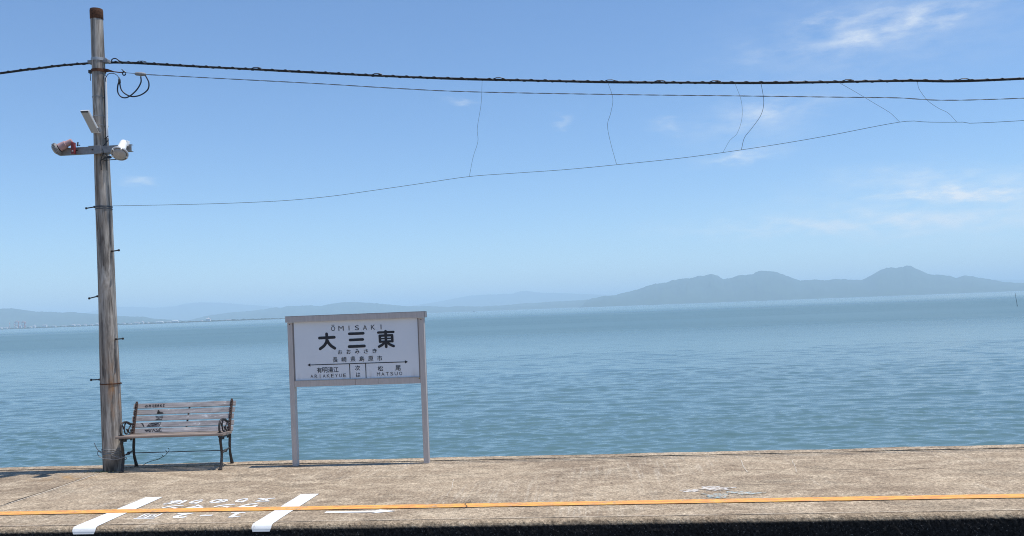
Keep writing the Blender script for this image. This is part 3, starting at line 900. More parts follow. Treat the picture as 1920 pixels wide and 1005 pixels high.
# crossarm: open steel channel in front of the pole
ca = MB()
cy = -0.135
ca.box((-0.478, cy - 0.004, 3.905), (0.462, cy, 3.990)).box((-0.478, cy + 0.001, 3.986), (0.462, cy + 0.045, 3.990)).box((-0.478, cy + 0.001, 3.905), (0.462, cy + 0.045, 3.909))
xa = ca.build('crossarm', M_GALV_D, pole)
MB().box((-0.30, cy - 0.0065, 3.945), (-0.225, cy - 0.0045, 3.958), 0.001).build('slot', M_DARKIRON, xa)
MB().box((-0.085, cy - 0.012, 3.896), (0.075, cy - 0.0045, 3.998), 0.003).build('clamp_plate', M_GALV_D, xa)
MB().lathe([(0.011, -0.008), (0.011, 0.004), (0.007, 0.007)], 8, Matrix.Translation((-0.03, cy - 0.013, 3.95)) @ Matrix.Rotation(R(90), 4, 'X')).build('bolt', M_DARKIRON, xa)
MB().tube([(-0.08, cy + 0.03, 3.93), (-0.10, 0.0, 3.93), (-0.06, 0.08, 3.93), (0.02, 0.1, 3.93), (0.09, 0.05, 3.93), (0.085, cy + 0.03, 3.93)], 0.007, 6).build('u_bolt', M_GALV_D, xa)
# loose black flex around the arm
mb = MB()
for pts in ([(0.11, -0.10, 4.09), (0.13, -0.12, 4.03), (0.09, -0.13, 3.98), (0.10, -0.14, 3.90), (0.06, -0.13, 3.82), (0.05, -0.11, 3.70)],
            [(0.095, -0.13, 3.91), (0.13, -0.14, 3.86), (0.20, -0.15, 3.84), (0.26, -0.17, 3.87)],
            [(0.05, -0.12, 3.815), (0.13, -0.14, 3.845), (0.19, -0.15, 3.845)],
            [(0.10, -0.12, 3.815), (0.20, -0.14, 3.815), (0.285, -0.16, 3.815), (0.262, -0.17, 3.86)],
            [(0.10, -0.10, 4.08), (0.16, -0.12, 4.11)], [(0.115, -0.10, 4.03), (0.165, -0.12, 4.065)]):
    MB().tube(spline(pts, 5), 0.0055, 6).build('flex_cable', M_BLACKCABLE, pole)
MB().box((0.155, -0.165, 3.83), (0.20, -0.135, 3.86), 0.004).build('cable_joint', M_BLACKCABLE, pole)

# ---- pink spot lamp at the left end of the arm
def axis_matrix(origin, d):
    d = Vector(d).normalized()
    return Matrix.Translation(origin) @ d.to_track_quat('Z', 'Y').to_matrix().to_4x4()
sa, sb = (Vector(p) for p in [[-6.2608,10.24,4.0589],[-6.4523,10.2,3.9609]])
spot = empty('spot_lamp', (sa.x + 0.03, sa.y, 3.985), 'faded pink cylindrical spot lamp on red bracket at crossarm end', 'lamp')
spot_inv = Matrix.Translation(-Vector(spot.location))
SM = spot_inv @ axis_matrix(sa, (sb - sa))
SL = (sb - sa).length
MB().lathe([(0.020, -0.012), (0.034, -0.010), (0.036, 0.0), (0.037, 0.070)], 24, SM).build('socket', M_PINK, spot, True, 35)
MB().lathe([(0.037, 0.070), (0.047, 0.072), (0.048, 0.078), (0.046, 0.084), (0.049, 0.145), (0.050, 0.155), (0.040, 0.158)], 24, SM).build('housing', M_PINK, spot, True, 35)
MB().lathe([(0.036, 0.158), (0.036, 0.168), (0.055, 0.169)], 24, SM).build('collar', M_DARKIRON, spot, True, 35)
mb = MB().lathe([(0.050, 0.167), (0.064, 0.170), (0.068, 0.180), (0.070, 0.212), (0.066, 0.216)], 28, SM)
for k in range(20):
    a = 2 * math.pi * k / 20
    mb.box((0.066, -0.0035, 0.180), (0.0755, 0.0035, 0.214), 0.0, SM @ Matrix.Rotation(a, 4, 'Z'))
mb.build('lamp_head', M_GALV_D, spot)
MB().lathe([(0.066, 0.213), (0.060, 0.226), (0.042, 0.236), (0.018, 0.240), (0.001, 0.241)], 24, SM).build('lens', M_LENS, spot, True)
o = MB().box((-0.010, -0.052, -0.085), (0.028, -0.004, 0.055), 0.004).tube([(0.004, -0.03, 0.05), (-0.03, -0.01, 0.075)], 0.010, 8).build('bracket', M_RED, spot)
o['label'] = 'dark red mounting bracket'
MB().lathe([(0.009, -0.01), (0.009, 0.004), (0.004, 0.007)], 8, Matrix.Translation((0.014, -0.058, -0.055)) @ Matrix.Rotation(R(90), 4, 'X')).build('bolt', M_GALV, o)
MB().tube([(0.055, -0.02, 0.01), (0.060, -0.01, 0.06)], 0.008, 6).tube([(0.05, -0.02, 0.025), (0.09, -0.02, 0.018)], 0.006, 6).build('wing_nut', M_DARKIRON, spot)

# ---- flat LED lamp leaning on the pole
tl, tr, bl, br_ = (Vector(p) for p in [[-6.0953,10.16,4.4069],[-5.9344,10.06,4.3818],[-6.032,10.3,4.1624],[-5.8751,10.2,4.1308]])
ctr = (tl + tr + bl + br_) / 4
e1 = ((tr - tl) + (br_ - bl)) / 2; e2 = ((bl - tl) + (br_ - tr)) / 2
xh = e1.normalized(); yh = (e2 - xh * e2.dot(xh)).normalized(); zh = xh.cross(yh)
if zh.y > 0: zh = -zh
lamp = empty('flat_lamp', ctr, 'flat rectangular floodlight panel tilted on the pole above the crossarm', 'lamp')
LM = Matrix((xh, yh, zh)).transposed().to_4x4()
w_, h_ = e1.length / 2, e2.length / 2
MB().box((-w_, -h_, -0.022), (w_, h_, -0.002), 0.004, LM).build('housing', M_WHITEPL, lamp)
MB().box((-w_ + 0.010, -h_ + 0.030, -0.004), (w_ - 0.012, h_ - 0.008, 0.0025), 0.001, LM).build('diffuser', M_LAMPFACE, lamp)
MB().box((-w_ + 0.012, -h_ + 0.006, -0.004), (w_ - 0.012, -h_ + 0.024, 0.004), 0.001, LM).build('sensor_strip', M_DARKIRON, lamp)
MB().box((w_ - 0.002, h_ * 0.55, -0.045), (w_ + 0.012, h_ * 0.95, -0.004), 0.003, LM).build('bracket', M_GALV_D, lamp)
MB().tube([LM @ Vector((0.0, h_ * 0.6, -0.02)), Vector((PX - 0.0, PY - 0.075, 4.20)) - ctr], 0.012, 8).build('bracket_arm', M_GALV_D, lamp)
MB().tube([LM @ Vector((-w_, -0.01, -0.015)), LM @ Vector((-w_ - 0.014, -0.006, -0.018))], 0.009, 8).build('side_screw', M_GALV_D, lamp)

# ---- white round lamp at the right
ra, rb = (Vector(p) for p in [[-5.5758,10.1,3.8446],[-5.6804,10.24,4.0434]])
rl = empty('round_lamp', ra, 'white round-faced floodlight aimed down at right of crossarm', 'lamp')
RM = axis_matrix((0, 0, 0), (0.10, -0.66, -0.74))
MB().lathe([(0.030, -0.235), (0.040, -0.232), (0.044, -0.20), (0.052, -0.10), (0.060, -0.045), (0.085, -0.030)], 28, RM).build('housing', M_WHITEPL, rl, True, 35)
MB().lathe([(0.080, -0.032), (0.098, -0.028), (0.101, -0.004), (0.097, 0.002), (0.088, 0.002), (0.086, -0.012), (0.06, -0.014)], 32, RM).build('bezel', M_GALV, rl, True, 35)
MB().lathe([(0.078, -0.012), (0.080, 0.004), (0.074, 0.012), (0.050, 0.022), (0.02, 0.026), (0.001, 0.0265)], 28, RM).build('lens', M_LENS, rl, True, 50)
mb = MB()
for a in (60, 125, 195, 330):
    q = R(a)
    MB().box((0.076, -0.008, -0.004), (0.100, 0.008, 0.010), 0.002, RM @ Matrix.Rotation(q, 4, 'Z')).build('clip', M_WHITEPL, rl)
mb = MB().tube([RM @ Vector((0.0, 0.0, -0.16)), Vector((PX + 0.33, PY - 0.14, 3.97)) - ra], 0.014, 8)
mb.box(tuple(Vector((PX + 0.355, PY - 0.165, 3.965)) - ra), tuple(Vector((PX + 0.425, PY - 0.105, 4.035)) - ra), 0.006)
mb.build('junction_box', M_WHITEPL, rl)

# ---- wire lashed round the foot of the pole
mb = MB()
for j in range(4):
    pts = []
    for k in range(33):
        a = 2 * math.pi * k / 32
        r_ = 0.128 + 0.008 * noise.noise(Vector((math.cos(a) * 2, math.sin(a) * 2, j * 3.1)))
        pts.append((PX + r_ * math.cos(a), PY + r_ * math.sin(a), 0.215 + 0.016 * j + 0.030 * noise.noise(Vector((math.cos(a) * 1.4, math.sin(a) * 1.4, 5 + j * 2.3)))))
    mb.tube(pts, 0.0042, 6)
for pts in ([(PX - 0.11, PY - 0.07, 0.24), (PX - 0.15, PY - 0.09, 0.28), (PX - 0.18, PY - 0.10, 0.36)],
            [(PX - 0.12, PY - 0.05, 0.22), (PX - 0.15, PY - 0.07, 0.25), (PX - 0.13, PY - 0.11, 0.21), (PX - 0.06, PY - 0.13, 0.17), (PX + 0.03, PY - 0.135, 0.16), (PX + 0.12, PY - 0.14, 0.155), (PX + 0.20, PY - 0.10, 0.17)],
            [(PX + 0.05, PY - 0.125, 0.21), (PX + 0.13, PY - 0.16, 0.19), (PX + 0.20, PY - 0.17, 0.17), (PX + 0.22, PY - 0.11, 0.20), (PX + 0.12, PY - 0.05, 0.23)],
            [(PX + 0.10, PY - 0.08, 0.19), (PX + 0.19, PY - 0.08, 0.14), (PX + 0.24, PY - 0.12, 0.17), (PX + 0.20, PY - 0.17, 0.19)]):
    mb.tube(spline(pts, 5), 0.0042, 6)
tag(mb.build('binding_wire', M_GALV_D, None, True), 'grey wire lashed round the foot of the pole and bench leg', 'wire')

# ================================================================== BENCH
BR = R(2.0)
bench = empty('park_bench', (-5.155, 10.245, 0), 'weathered slatted bench with black iron scroll ends beside the pole', 'bench', None, BR)
HW = 0.626
def back_y(z):      # centre line of the backrest: leans towards the sea
    return 0.325 + (z - 0.40) * 0.36
def uneven_slat(x0, x1, c, up, w, t, n=26, seed=0):
    """plank between x0 and x1 about centre c with slightly worn, rounded edges"""
    c = Vector(c); up = Vector(up).normalized(); nn = Vector((1, 0, 0)).cross(up).normalized()
    prof = [(-.5, -.3), (-.46, -.5), (0, -.53), (.46, -.5), (.5, -.3), (.5, .3), (.46, .5), (-.46, .5), (-.5, .3)]
    vs, fs = [], []
    m_ = len(prof)
    for i in range(n + 1):
        x = x0 + (x1 - x0) * i / n
        for k, (a, b_) in enumerate(prof):
            j = 0.0022 * noise.noise(Vector((x * 6, k * 1.7, seed)))
            s_ = 0.004 * math.sin((x - x0) / (x1 - x0) * math.pi) * (seed % 1.0 - 0.5)
            vs.append(Vector((x, 0, 0)) + Vector((0, c.y, c.z)) + up * (a * w + j + s_) + nn * (b_ * t + j * 0.6))
    for i in range(n):
        for k in range(m_):
            k2 = (k + 1) % m_
            fs.append((i * m_ + k, (i + 1) * m_ + k, (i + 1) * m_ + k2, i * m_ + k2))
    fs.append(tuple(range(m_))); fs.append(tuple(n * m_ + k for k in range(m_))[::-1])
    return MB().add(vs, fs)
upb = Vector((0, 0.36, 1)).normalized()
SLZ = [0.757, 0.680, 0.603, 0.526, 0.455]
slats = []
for i, z in enumerate(SLZ):
    y = back_y(z)
    o = uneven_slat(-HW - 0.030 + 0.006 * (i % 2), HW + 0.034 - 0.005 * (i % 3), (0, y, z), upb, 0.063, 0.020, 26, i * 1.37).build('back_slat', M_SLAT, bench, True, 40)
    slats.append(o)
    for x in (-HW + 0.012, HW - 0.012):
        for dz in (-0.016, 0.016):
            MB().lathe([(0.0075, -0.010), (0.0075, 0.002), (0.004, 0.005)], 8, Matrix.Translation(Vector((x, y, z)) + upb * dz + Vector((0, -0.030, 0.010))) @ Matrix.Rotation(R(90 + 20), 4, 'X')).build('bolt', M_DARKIRON, o)
# strap behind the middle of the back
MB().ribbon([(0.045, back_y(0.43) + 0.022, 0.43), (0.06, back_y(0.79) + 0.022, 0.775)], 0.022, 0.006, (1, 0, 0)).build('back_strap', M_DARKIRON, bench)
# seat slats
for i, (y, z) in enumerate(((0.022, 0.428), (0.110, 0.420), (0.198, 0.414), (0.286, 0.412))):
    x0, x1 = (-HW - 0.030, HW + 0.020) if i else (-HW - 0.045, HW + 0.040)
    uneven_slat(x0, x1, (0, y, z), (0, 1, -0.05), 0.078, 0.030, 26, i * 2.1 + 0.3).build('seat_slat', M_SEAT, bench, True, 40)
def iron(pts, w, t, per=6):
    return MB().ribbon(spline(pts, per), w, t, (1, 0, 0))
for sx in (-1, 1):
    X = sx * (HW - 0.012)
    # front leg: S-curved cast iron
    o = MB().tube(spline([(X, 0.045, 0.405), (X, 0.030, 0.35), (X, 0.050, 0.26), (X, 0.058, 0.18), (X, 0.040, 0.09), (X, 0.008, 0.02), (X, -0.004, 0.0)], 5),
                  [0.020] * 6 + [0.017] * 6 + [0.0165] * 6 + [0.0175] * 6 + [0.018] * 5 + [0.020] * 2, 8).build('leg', M_DARKIRON, bench, True, 50)
    MB().box((X - 0.020, -0.030, 0.0), (X + 0.020, 0.018, 0.016), 0.004).build('foot', M_DARKIRON, o)
    o = MB().tube(spline([(X, 0.330, 0.41), (X, 0.335, 0.34), (X, 0.322, 0.25), (X, 0.330, 0.15), (X, 0.362, 0.06), (X, 0.385, 0.0)], 5),
                  [0.018] * 11 + [0.016] * 5 + [0.018] * 5 + [0.022] * 5, 8).build('leg', M_DARKIRON, bench, True, 50)
    MB().box((X - 0.022, 0.362, 0.0), (X + 0.022, 0.410, 0.016), 0.004).build('foot', M_DARKIRON, o)
    # stretcher with a moulded knob
    MB().tube([(X, 0.052, 0.195), (X, 0.15, 0.20), (X, 0.175, 0.203), (X, 0.19, 0.205), (X, 0.205, 0.207), (X, 0.23, 0.21), (X, 0.325, 0.222)],
              [0.009, 0.010, 0.017, 0.022, 0.017, 0.010, 0.009], 8).build('stretcher', M_DARKIRON, bench, True)
    # seat rail under the slats, with small scrolls
    iron([(X, -0.010, 0.402), (X, 0.05, 0.396), (X, 0.16, 0.388), (X, 0.28, 0.388), (X, 0.345, 0.40)], 0.026, 0.022).build('seat_rail', M_DARKIRON, bench)
    for (cy_, cz_, r_) in ((0.085, 0.372, 0.016), (0.135, 0.366, 0.013), (0.265, 0.366, 0.015)):
        MB().tube([(X, cy_ + r_ * math.cos(a * 0.5), cz_ + r_ * math.sin(a * 0.5) * 0.8) for a in range(13)], 0.006, 6).build('seat_scroll', M_DARKIRON, bench)
    # back upright in front of the slat ends
    up_pts = [(X, back_y(z) - 0.021, z) for z in (0.40, 0.47, 0.55, 0.63, 0.71, 0.79, 0.815)]
    MB().ribbon(up_pts, [0.034, 0.034, 0.032, 0.030, 0.030, 0.030, 0.020], [0.018] * 7, (1, 0, 0)).build('back_upright', M_BROWNIRON, bench)
    # armrest: big hoop and inner scroll
    hoop = [(X, 0.030, 0.445), (X, 0.010, 0.49), (X, 0.022, 0.555), (X, 0.065, 0.592), (X, 0.13, 0.596), (X, 0.19, 0.585), (X, 0.25, 0.560), (X, 0.31, 0.55)]
    a_ = MB().tube(spline(hoop, 6), 0.0125, 8, True, 1.25).build('armrest', M_DARKIRON, bench, True)
    mb = MB()
    mb.tube(spline([(X, 0.155, 0.592), (X, 0.120, 0.56), (X, 0.105, 0.51), (X, 0.12, 0.465), (X, 0.155, 0.448), (X, 0.185, 0.47), (X, 0.175, 0.50), (X, 0.155, 0.498)], 6), 0.0085, 8)
    mb.tube(spline([(X, 0.285, 0.56), (X, 0.25, 0.525), (X, 0.215, 0.50), (X, 0.215, 0.462), (X, 0.245, 0.446), (X, 0.272, 0.462), (X, 0.262, 0.486)], 6), 0.0085, 8)
    mb.tube(spline([(X, 0.045, 0.575), (X, 0.075, 0.55), (X, 0.085, 0.515)], 5), 0.008, 8)
    mb.build('scroll', M_DARKIRON, a_, True)
    MB().box((X - 0.022, 0.0, 0.441), (X + 0.022, 0.055, 0.452), 0.003).build('armrest_base', M_DARKIRON, a_)
# tie rod
MB().tube([(-HW, 0.19, 0.206), (HW, 0.19, 0.206)], 0.0052, 8).build('tie_rod', M_DARKIRON, bench)
# marker scribbles on the back slats
def on_slat(i, lift=0.0125):
    z0 = SLZ[i]; y0 = back_y(z0)
    nf = Vector((1, 0, 0)).cross(upb).normalized()
    if nf.y > 0: nf = -nf
    c0 = Vector((0, y0, z0)) + nf * lift
    return lambda a, b_: tuple(c0 + Vector((a, 0, 0)) + upb * b_)
def scrib(i, strokes, w):
    f = on_slat(i)
    mb = MB()
    for q, st in enumerate(strokes):
        for (a, b_) in zip(st[:-1], st[1:]):
            dx, dz = b_[0] - a[0], b_[1] - a[1]
            L = math.hypot(dx, dz) or 1e-6
            nx_, nz_ = -dz / L * w / 2, dx / L * w / 2
            ex, ez = dx / L * w * .35, dz / L * w * .35
            mb.add([f(a[0] - ex + nx_, a[1] - ez + nz_), f(a[0] - ex - nx_, a[1] - ez - nz_), f(b_[0] + ex - nx_, b_[1] + ez - nz_), f(b_[0] + ex + nx_, b_[1] + ez + nz_)], [(0, 1, 2, 3)])
    return mb
sx0 = -0.525
def word(x, z, s_):
    """hand-lettered OMISAKI"""
    L = []
    def add(pts, ox): L.append([(x + ox + a * s_, z + b_ * s_) for a, b_ in pts])
    add([(0, .3), (.3, 0), (.75, 0), (.95, .35), (.75, .8), (.3, .8), (0, .45), (0, .3)], 0)
    add([(0, 0), (.1, .9), (.4, .3), (.75, .9), (.85, 0)], .046)
    add([(.1, .9), (.7, .9)], .088); add([(.4, .9), (.4, 0)], .088); add([(.1, 0), (.7, 0)], .088)
    add([(.75, .85), (.2, .9), (.1, .55), (.7, .45), (.7, .05), (.1, 0)], .120)
    add([(0, 0), (.3, .85), (.7, .9), (.85, 0)], .152); add([(.15, .4), (.75, .4)], .152)
    add([(.1, 0), (.1, .9)], .190); add([(.75, .9), (.1, .4), (.8, 0)], .190)
    add([(.1, .9), (.7, .9)], .226); add([(.4, .9), (.4, 0)], .226); add([(.1, 0), (.7, 0)], .226)
    return L
scrib(0, word(-0.500, -0.016, 0.027), 0.0075).build('marker_word', M_GRAF, slats[0])
scrib(1, [[(-.335, -.022), (-.325, .018)], [(-.325, -.022), (-.318, .012)], [(-.318, -.022), (-.305, .0)], [(-.335, -.021), (-.258, -.021)], [(-.31, -.012), (-.27, -.014)], [(-.33, -.01), (-.31, -.008)]], 0.011).build('marker_scribble', M_GRAF, slats[1])
scrib(2, [[(-.350, .024), (-.255, .026)], [(-.345, .012), (-.31, .008), (-.262, .010)], [(-.345, -.020), (-.27, -.020), (-.262, .006)], [(-.32, -.004), (-.29, -.010)], [(-.335, -.012), (-.315, -.014)]], 0.0065).build('marker_scribble', M_GRAF, slats[2])
scrib(3, [[(-.530, .020), (-.505, .016), (-.485, -.022)], [(-.515, .018), (-.492, -.02)], [(-.450, -.024), (-.415, .018), (-.27, .026)], [(-.44, -.020), (-.40, .004), (-.30, .012)], [(-.43, -.024), (-.38, -.008), (-.29, -.004)],
          [(-.42, -.022), (-.29, -.020), (-.275, .012)], [(-.40, .012), (-.36, .018), (-.34, -.006), (-.31, .016)], [(-.38, -.018), (-.33, .008)]], 0.0062).build('marker_scribble', M_GRAF, slats[3])
scrib(4, [[(-.470, .012), (-.44, -.010), (-.425, .010), (-.40, -.016), (-.385, .012)], [(-.46, .008), (-.40, .010)], [(-.37, -.014), (-.36, .014), (-.335, -.010)], [(-.32, .012), (-.30, -.012), (-.285, .02), (-.27, .024), (-.28, -.004)], [(-.33, -.014), (-.25, -.010)]], 0.008).build('marker_scribble', M_GRAF, slats[4])

# ---- weed stem by the bench and a tuft at the foot of the pole
wd_ = MB().tube(spline([(-5.72, 10.62, 0.01), (-5.62, 10.60, 0.06), (-5.50, 10.60, 0.09), (-5.40, 10.60, 0.14), (-5.345, 10.60, 0.20)], 5), [0.004] * 15 + [0.003] * 6, 6)
ws_ = empty('weed_stem', (-5.72, 10.62, 0), 'thin curved weed stem growing under the bench', 'weed')
o = wd_.build('stem', M_TWIG, None); o.parent = ws_; o.matrix_parent_inverse = Matrix.Translation((5.72, -10.62, 0))
for k, (x, z, dx) in enumerate(((-5.40, 0.145, 0.035), (-5.37, 0.175, -0.03), (-5.35, 0.195, 0.03), (-5.345, 0.205, -0.02), (-5.42, 0.12, -0.03))):
    o = MB().add([(0, 0, 0), (dx * .5, -0.006, 0.014), (dx, 0, 0.030), (dx * .45, 0.006, 0.020)], [(0, 1, 2, 3)]).build('leaf', M_GREEN, ws_)
    o.location = (x + 5.72, 10.60 - 10.62, z)
tf = MB()
for k in range(60):
    a = random.uniform(0, 6.28); r_ = random.uniform(0, 0.05)
    x = -6.05 + random.gauss(0, 0.10); y = 10.27 + random.gauss(0, 0.02)
    h = random.uniform(0.01, 0.035)
    dx = random.uniform(-.015, .015); dy_ = random.uniform(-.015, .015)
    tf.add([(x - .003, y, 0), (x + .003, y, 0), (x + dx, y + dy_, h)], [(0, 1, 2)])
tag(tf.build('grass_tuft', M_GREEN), 'low green grass tuft at the foot of the pole', kind='stuff')

# ================================================================== STATION SIGN
sg = empty('station_sign', (-2.85, 10.44, 0), 'white station name sign on two grey metal posts by the sea', 'station sign')
SO = Vector((-2.85, 10.44, 0))
def sbox(name, lo, hi, mat, parent=sg, bev=0.003):
    lo = Vector(lo) - SO; hi = Vector(hi) - SO
    return MB().box(lo, hi, bev).build(name, mat, parent)
YF = 10.398
for x0, x1 in ((-3.692, -3.632), (-2.076, -2.012)):
    p_ = sbox('post', (x0, YF, 0), (x1, YF + 0.085, 1.746), M_ALU)
    inner = x1 if x0 < -3 else x0
    s_ = 1 if x0 < -3 else -1
    xa_, xb_ = sorted((inner + s_ * 0.0005, inner + s_ * 0.014))
    sbox('channel', (xa_, YF + 0.010, 0.968), (xb_, YF + 0.070, 1.744), M_ALU_DK, p_, 0.001)
    MB().lathe([(0.006, 0), (0.006, 0.003), (0.003, 0.005)], 8, Matrix.Translation(Vector(((x0 + x1) / 2, YF - 0.0005, 1.725)) - SO) @ Matrix.Rotation(R(90), 4, 'X')).build('screw', M_DARKIRON, p_)
tc = sbox('top_rail', (-3.706, YF - 0.030, 1.748), (-1.998, YF + 0.115, 1.820), M_ALU, sg, 0.004)
sbox('end_cap', (-1.9975, YF - 0.028, 1.750), (-1.992, YF + 0.113, 1.818), M_ALU_DK, tc, 0.001)
sbox('top_sheet', (-3.708, YF - 0.032, 1.8205), (-1.990, YF + 0.117, 1.824), M_ALU_DK, tc, 0.001)
for a, b_ in ((-3.631, -2.879), (-2.876, -2.598), (-2.595, -2.077)):
    sbox('bottom_rail', (a, YF + 0.004, 0.962), (b_, YF + 0.075, 1.034), M_ALU)
sbox('trim_strip', (-3.616, YF + 0.000, 1.0345), (-2.092, YF + 0.03, 1.0415), M_GALV, sg, 0.001)
MB().lathe([(0.008, 0), (0.008, 0.004), (0.004, 0.007)], 8, Matrix.Translation(Vector((-2.090, YF + 0.003, 1.022)) - SO) @ Matrix.Rotation(R(90), 4, 'X')).build('screw', M_BRASS, sg)
panel = sbox('panel', (-3.617, YF + 0.014, 1.040), (-2.091, YF + 0.062, 1.747), M_PANEL, sg, 0.001)
YT = YF + 0.0125
def onsign(a, b_, d=0.0):
    return (a - SO.x, YT - d - SO.y, b_)
# large rounded characters, stroke by stroke
def round_stroke(pts, w, d, mb):
    pts = [Vector((p[0], p[1], 0)) for p in pts]
    if len(pts) > 2: pts = spline(pts, 6)
    n = len(pts)
    Lft, Rgt = [], []
    for i in range(n):
        T = (pts[min(i + 1, n - 1)] - pts[max(i - 1, 0)]).normalized()
        nn = Vector((-T.y, T.x, 0))
        Lft.append(pts[i] + nn * w / 2); Rgt.append(pts[i] - nn * w / 2)
    T0 = (pts[0] - pts[1]).normalized(); T1 = (pts[-1] - pts[-2]).normalized()
    def arc(c, T):
        nn = Vector((-T.y, T.x, 0))
        return [c + (nn * math.cos(a) + T * math.sin(a)) * w / 2 for a in [math.pi * k / 8 for k in range(9)]]
    b = []
    for i in range(n - 1):
        mb.add([onsign(p.x, p.y, d) for p in (Lft[i], Lft[i + 1], Rgt[i + 1], Rgt[i])], [(3, 2, 1, 0)])
    for c, T in ((pts[0], T0), (pts[-1], T1)):
        ar = arc(c, T)
        mb.add([onsign(p.x, p.y, d) for p in ar], [tuple(range(9))])
KAN = [([[-3.3012,1.5459],[-3.1177,1.5494]],0.031),([[-3.2109,1.5931],[-3.2098,1.5351],[-3.2182,1.4917],[-3.2477,1.4512],[-3.2972,1.4146]],0.031),([[-3.2071,1.5187],[-3.1906,1.4831],[-3.1585,1.446],[-3.1161,1.4162]],0.031),([[-2.9302,1.5844],[-2.7579,1.5849]],0.029),([[-2.9231,1.5089],[-2.7674,1.5112]],0.029),([[-2.9372,1.4299],[-2.7505,1.4312]],0.031),([[-2.5751,1.5872],[-2.3873,1.5893]],0.025),([[-2.484,1.5992],[-2.4822,1.4135]],0.03),([[-2.5566,1.5485],[-2.4053,1.5498]],0.026),([[-2.5566,1.5485],[-2.555,1.4757]],0.028),([[-2.4053,1.5498],[-2.4048,1.4771]],0.028),([[-2.555,1.4757],[-2.4048,1.4771]],0.024),([[-2.5547,1.5126],[-2.4045,1.5129]],0.016),([[-2.499,1.4651],[-2.5254,1.441],[-2.5694,1.4175]],0.027),([[-2.467,1.4651],[-2.4371,1.4402],[-2.3905,1.418]],0.027)]
for a, b_ in ((0, 3), (3, 6), (6, 15)):
    mb = MB()
    for q, (pts, w) in enumerate(KAN[a:b_]):
        round_stroke(pts, w * 1.13, 0.0002 + 0.0003 * q, mb)
    mb.build('large_character', M_INK, panel)
def line(items, off=0.0, name='character'):
    for it in items:
        letters([it], lambda a, b_: onsign(a, b_, 0.0006), off).build(name, M_INK, panel)
def spread(txt, x0, x1, z, h, w=None):
    n = len(txt)
    out = []
    for i, ch in enumerate(txt):
        out.append((ch, x0 + (x1 - x0) * i / (n - 1), z, None if w is None else w, h))
    return out
rom = spread("OMISAKI", -3.128, -2.537, 1.654, 0.058)
line([(c, x, z, (0.010 if c == 'I' else 0.064 if c == 'M' else 0.050), h) for c, x, z, _, h in rom], 0.0)
mb = MB(); round_stroke([(-3.143, 1.696), (-3.113, 1.696)], 0.008, 0.0006, mb); mb.build('macron', M_INK, panel)
line([(c, x, z, 0.054, 0.054) for c, x, z, _, h in spread("おおみさき", -3.053, -2.626, 1.368, 0.055)], 0.014)
line([(c, x, z, 0.062, 0.064) for c, x, z, _, h in spread("長崎県島原市", -3.116, -2.568, 1.277, 0.064)], 0.012)
line([(c, x, z, 0.064, 0.066) for c, x, z, _, h in spread("有明湯江", -3.317, -3.112, 1.157, 0.066)], 0.012)
line([(c, x, z, (0.006 if c == 'I' else 0.034), h) for c, x, z, _, h in spread("ARIAKEYUE", -3.413, -3.006, 1.085, 0.041)], 0.0)
line([('次', -2.844, 1.169, 0.062, 0.062), ('は', -2.840, 1.086, 0.052, 0.056)], 0.012)
line([('松', -2.563, 1.154, 0.066, 0.066), ('尾', -2.347, 1.154, 0.066, 0.066)], 0.012)
line([(c, x, z, 0.036, h) for c, x, z, _, h in spread("MATSUO", -2.590, -2.318, 1.087, 0.041)], 0.0)
mb = MB()
def srect(a, b_, c, d): mb.add([onsign(a, c, 0.0006), onsign(b_, c, 0.0006), onsign(b_, d, 0.0006), onsign(a, d, 0.0006)], [(0, 1, 2, 3)])
srect(-3.43, -2.257, 1.2185, 1.2285); srect(-2.9455, -2.9355, 1.045, 1.2182); srect(-2.748, -2.738, 1.045, 1.2182)
mb.add([onsign(-3.463, 1.2235, .0006), onsign(-3.427, 1.203, .0006), onsign(-3.427, 1.244, .0006)], [(0, 1, 2)])
mb.add([onsign(-2.224, 1.2235, .0006), onsign(-2.260, 1.244, .0006), onsign(-2.260, 1.203, .0006)], [(0, 1, 2)])
mb.build('direction_arrow', M_INK, panel)

# ================================================================== OVERHEAD WIRES
def dense(pts, step=0.05, per=24):
    p = spline(pts, per)
    o = [p[0]]
    acc = 0
    for a, b_ in zip(p[:-1], p[1:]):
        acc += (b_ - a).length
        if acc >= step:
            o.append(b_); acc = 0
    o.append(p[-1])
    return o
cab = [[-7.3344,10.5,5.0329],[-6.9415,10.5,5.0557],[-6.551,10.5,5.0784],[-6.1637,10.5,5.0842],[-5.9189,10.5,5.0789],[-5.5024,10.5,5.0461],[-4.543,10.5,4.9331],[-3.3313,10.5,4.7989],[-2.1438,10.5,4.6673],[-0.851,10.5,4.5497],[0.5393,10.5,4.4396],[1.8974,10.5,4.3508],[2.8657,10.5,4.3012],[3.6998,10.5,4.2659],[4.9858,10.5,4.2118]]
c0, c1 = Vector(cab[0]), Vector(cab[-1])
cab = [(c0.x - 9, c0.y, c0.z - 0.25), (c0.x - 4, c0.y, c0.z - 0.28)] + cab + [(c1.x + 5, c1.y, c1.z - 0.02), (c1.x + 12, c1.y, c1.z + 0.30)]
path = dense(cab, 0.05)
ctag = empty('overhead_cable', path[0], 'thick black overhead cable bundle spiralled with tie wire', 'cable')
P0 = Vector(path[0])
loc = [p - P0 for p in path]
MB().tube([p + Vector((0, 0, 0.004)) for p in loc], 0.0078, 8).build('cable', M_BLACKCABLE, ctag, True)
MB().tube([p + Vector((0.0, 0.004, -0.0075 + 0.002 * math.sin(i * 0.21))) for i, p in enumerate(loc)], 0.0075, 8).build('cable', M_BLACKCABLE, ctag, True)
hel = []
s_acc = 0.0
fine = dense(cab, 0.012, 60)
prev = fine[0]
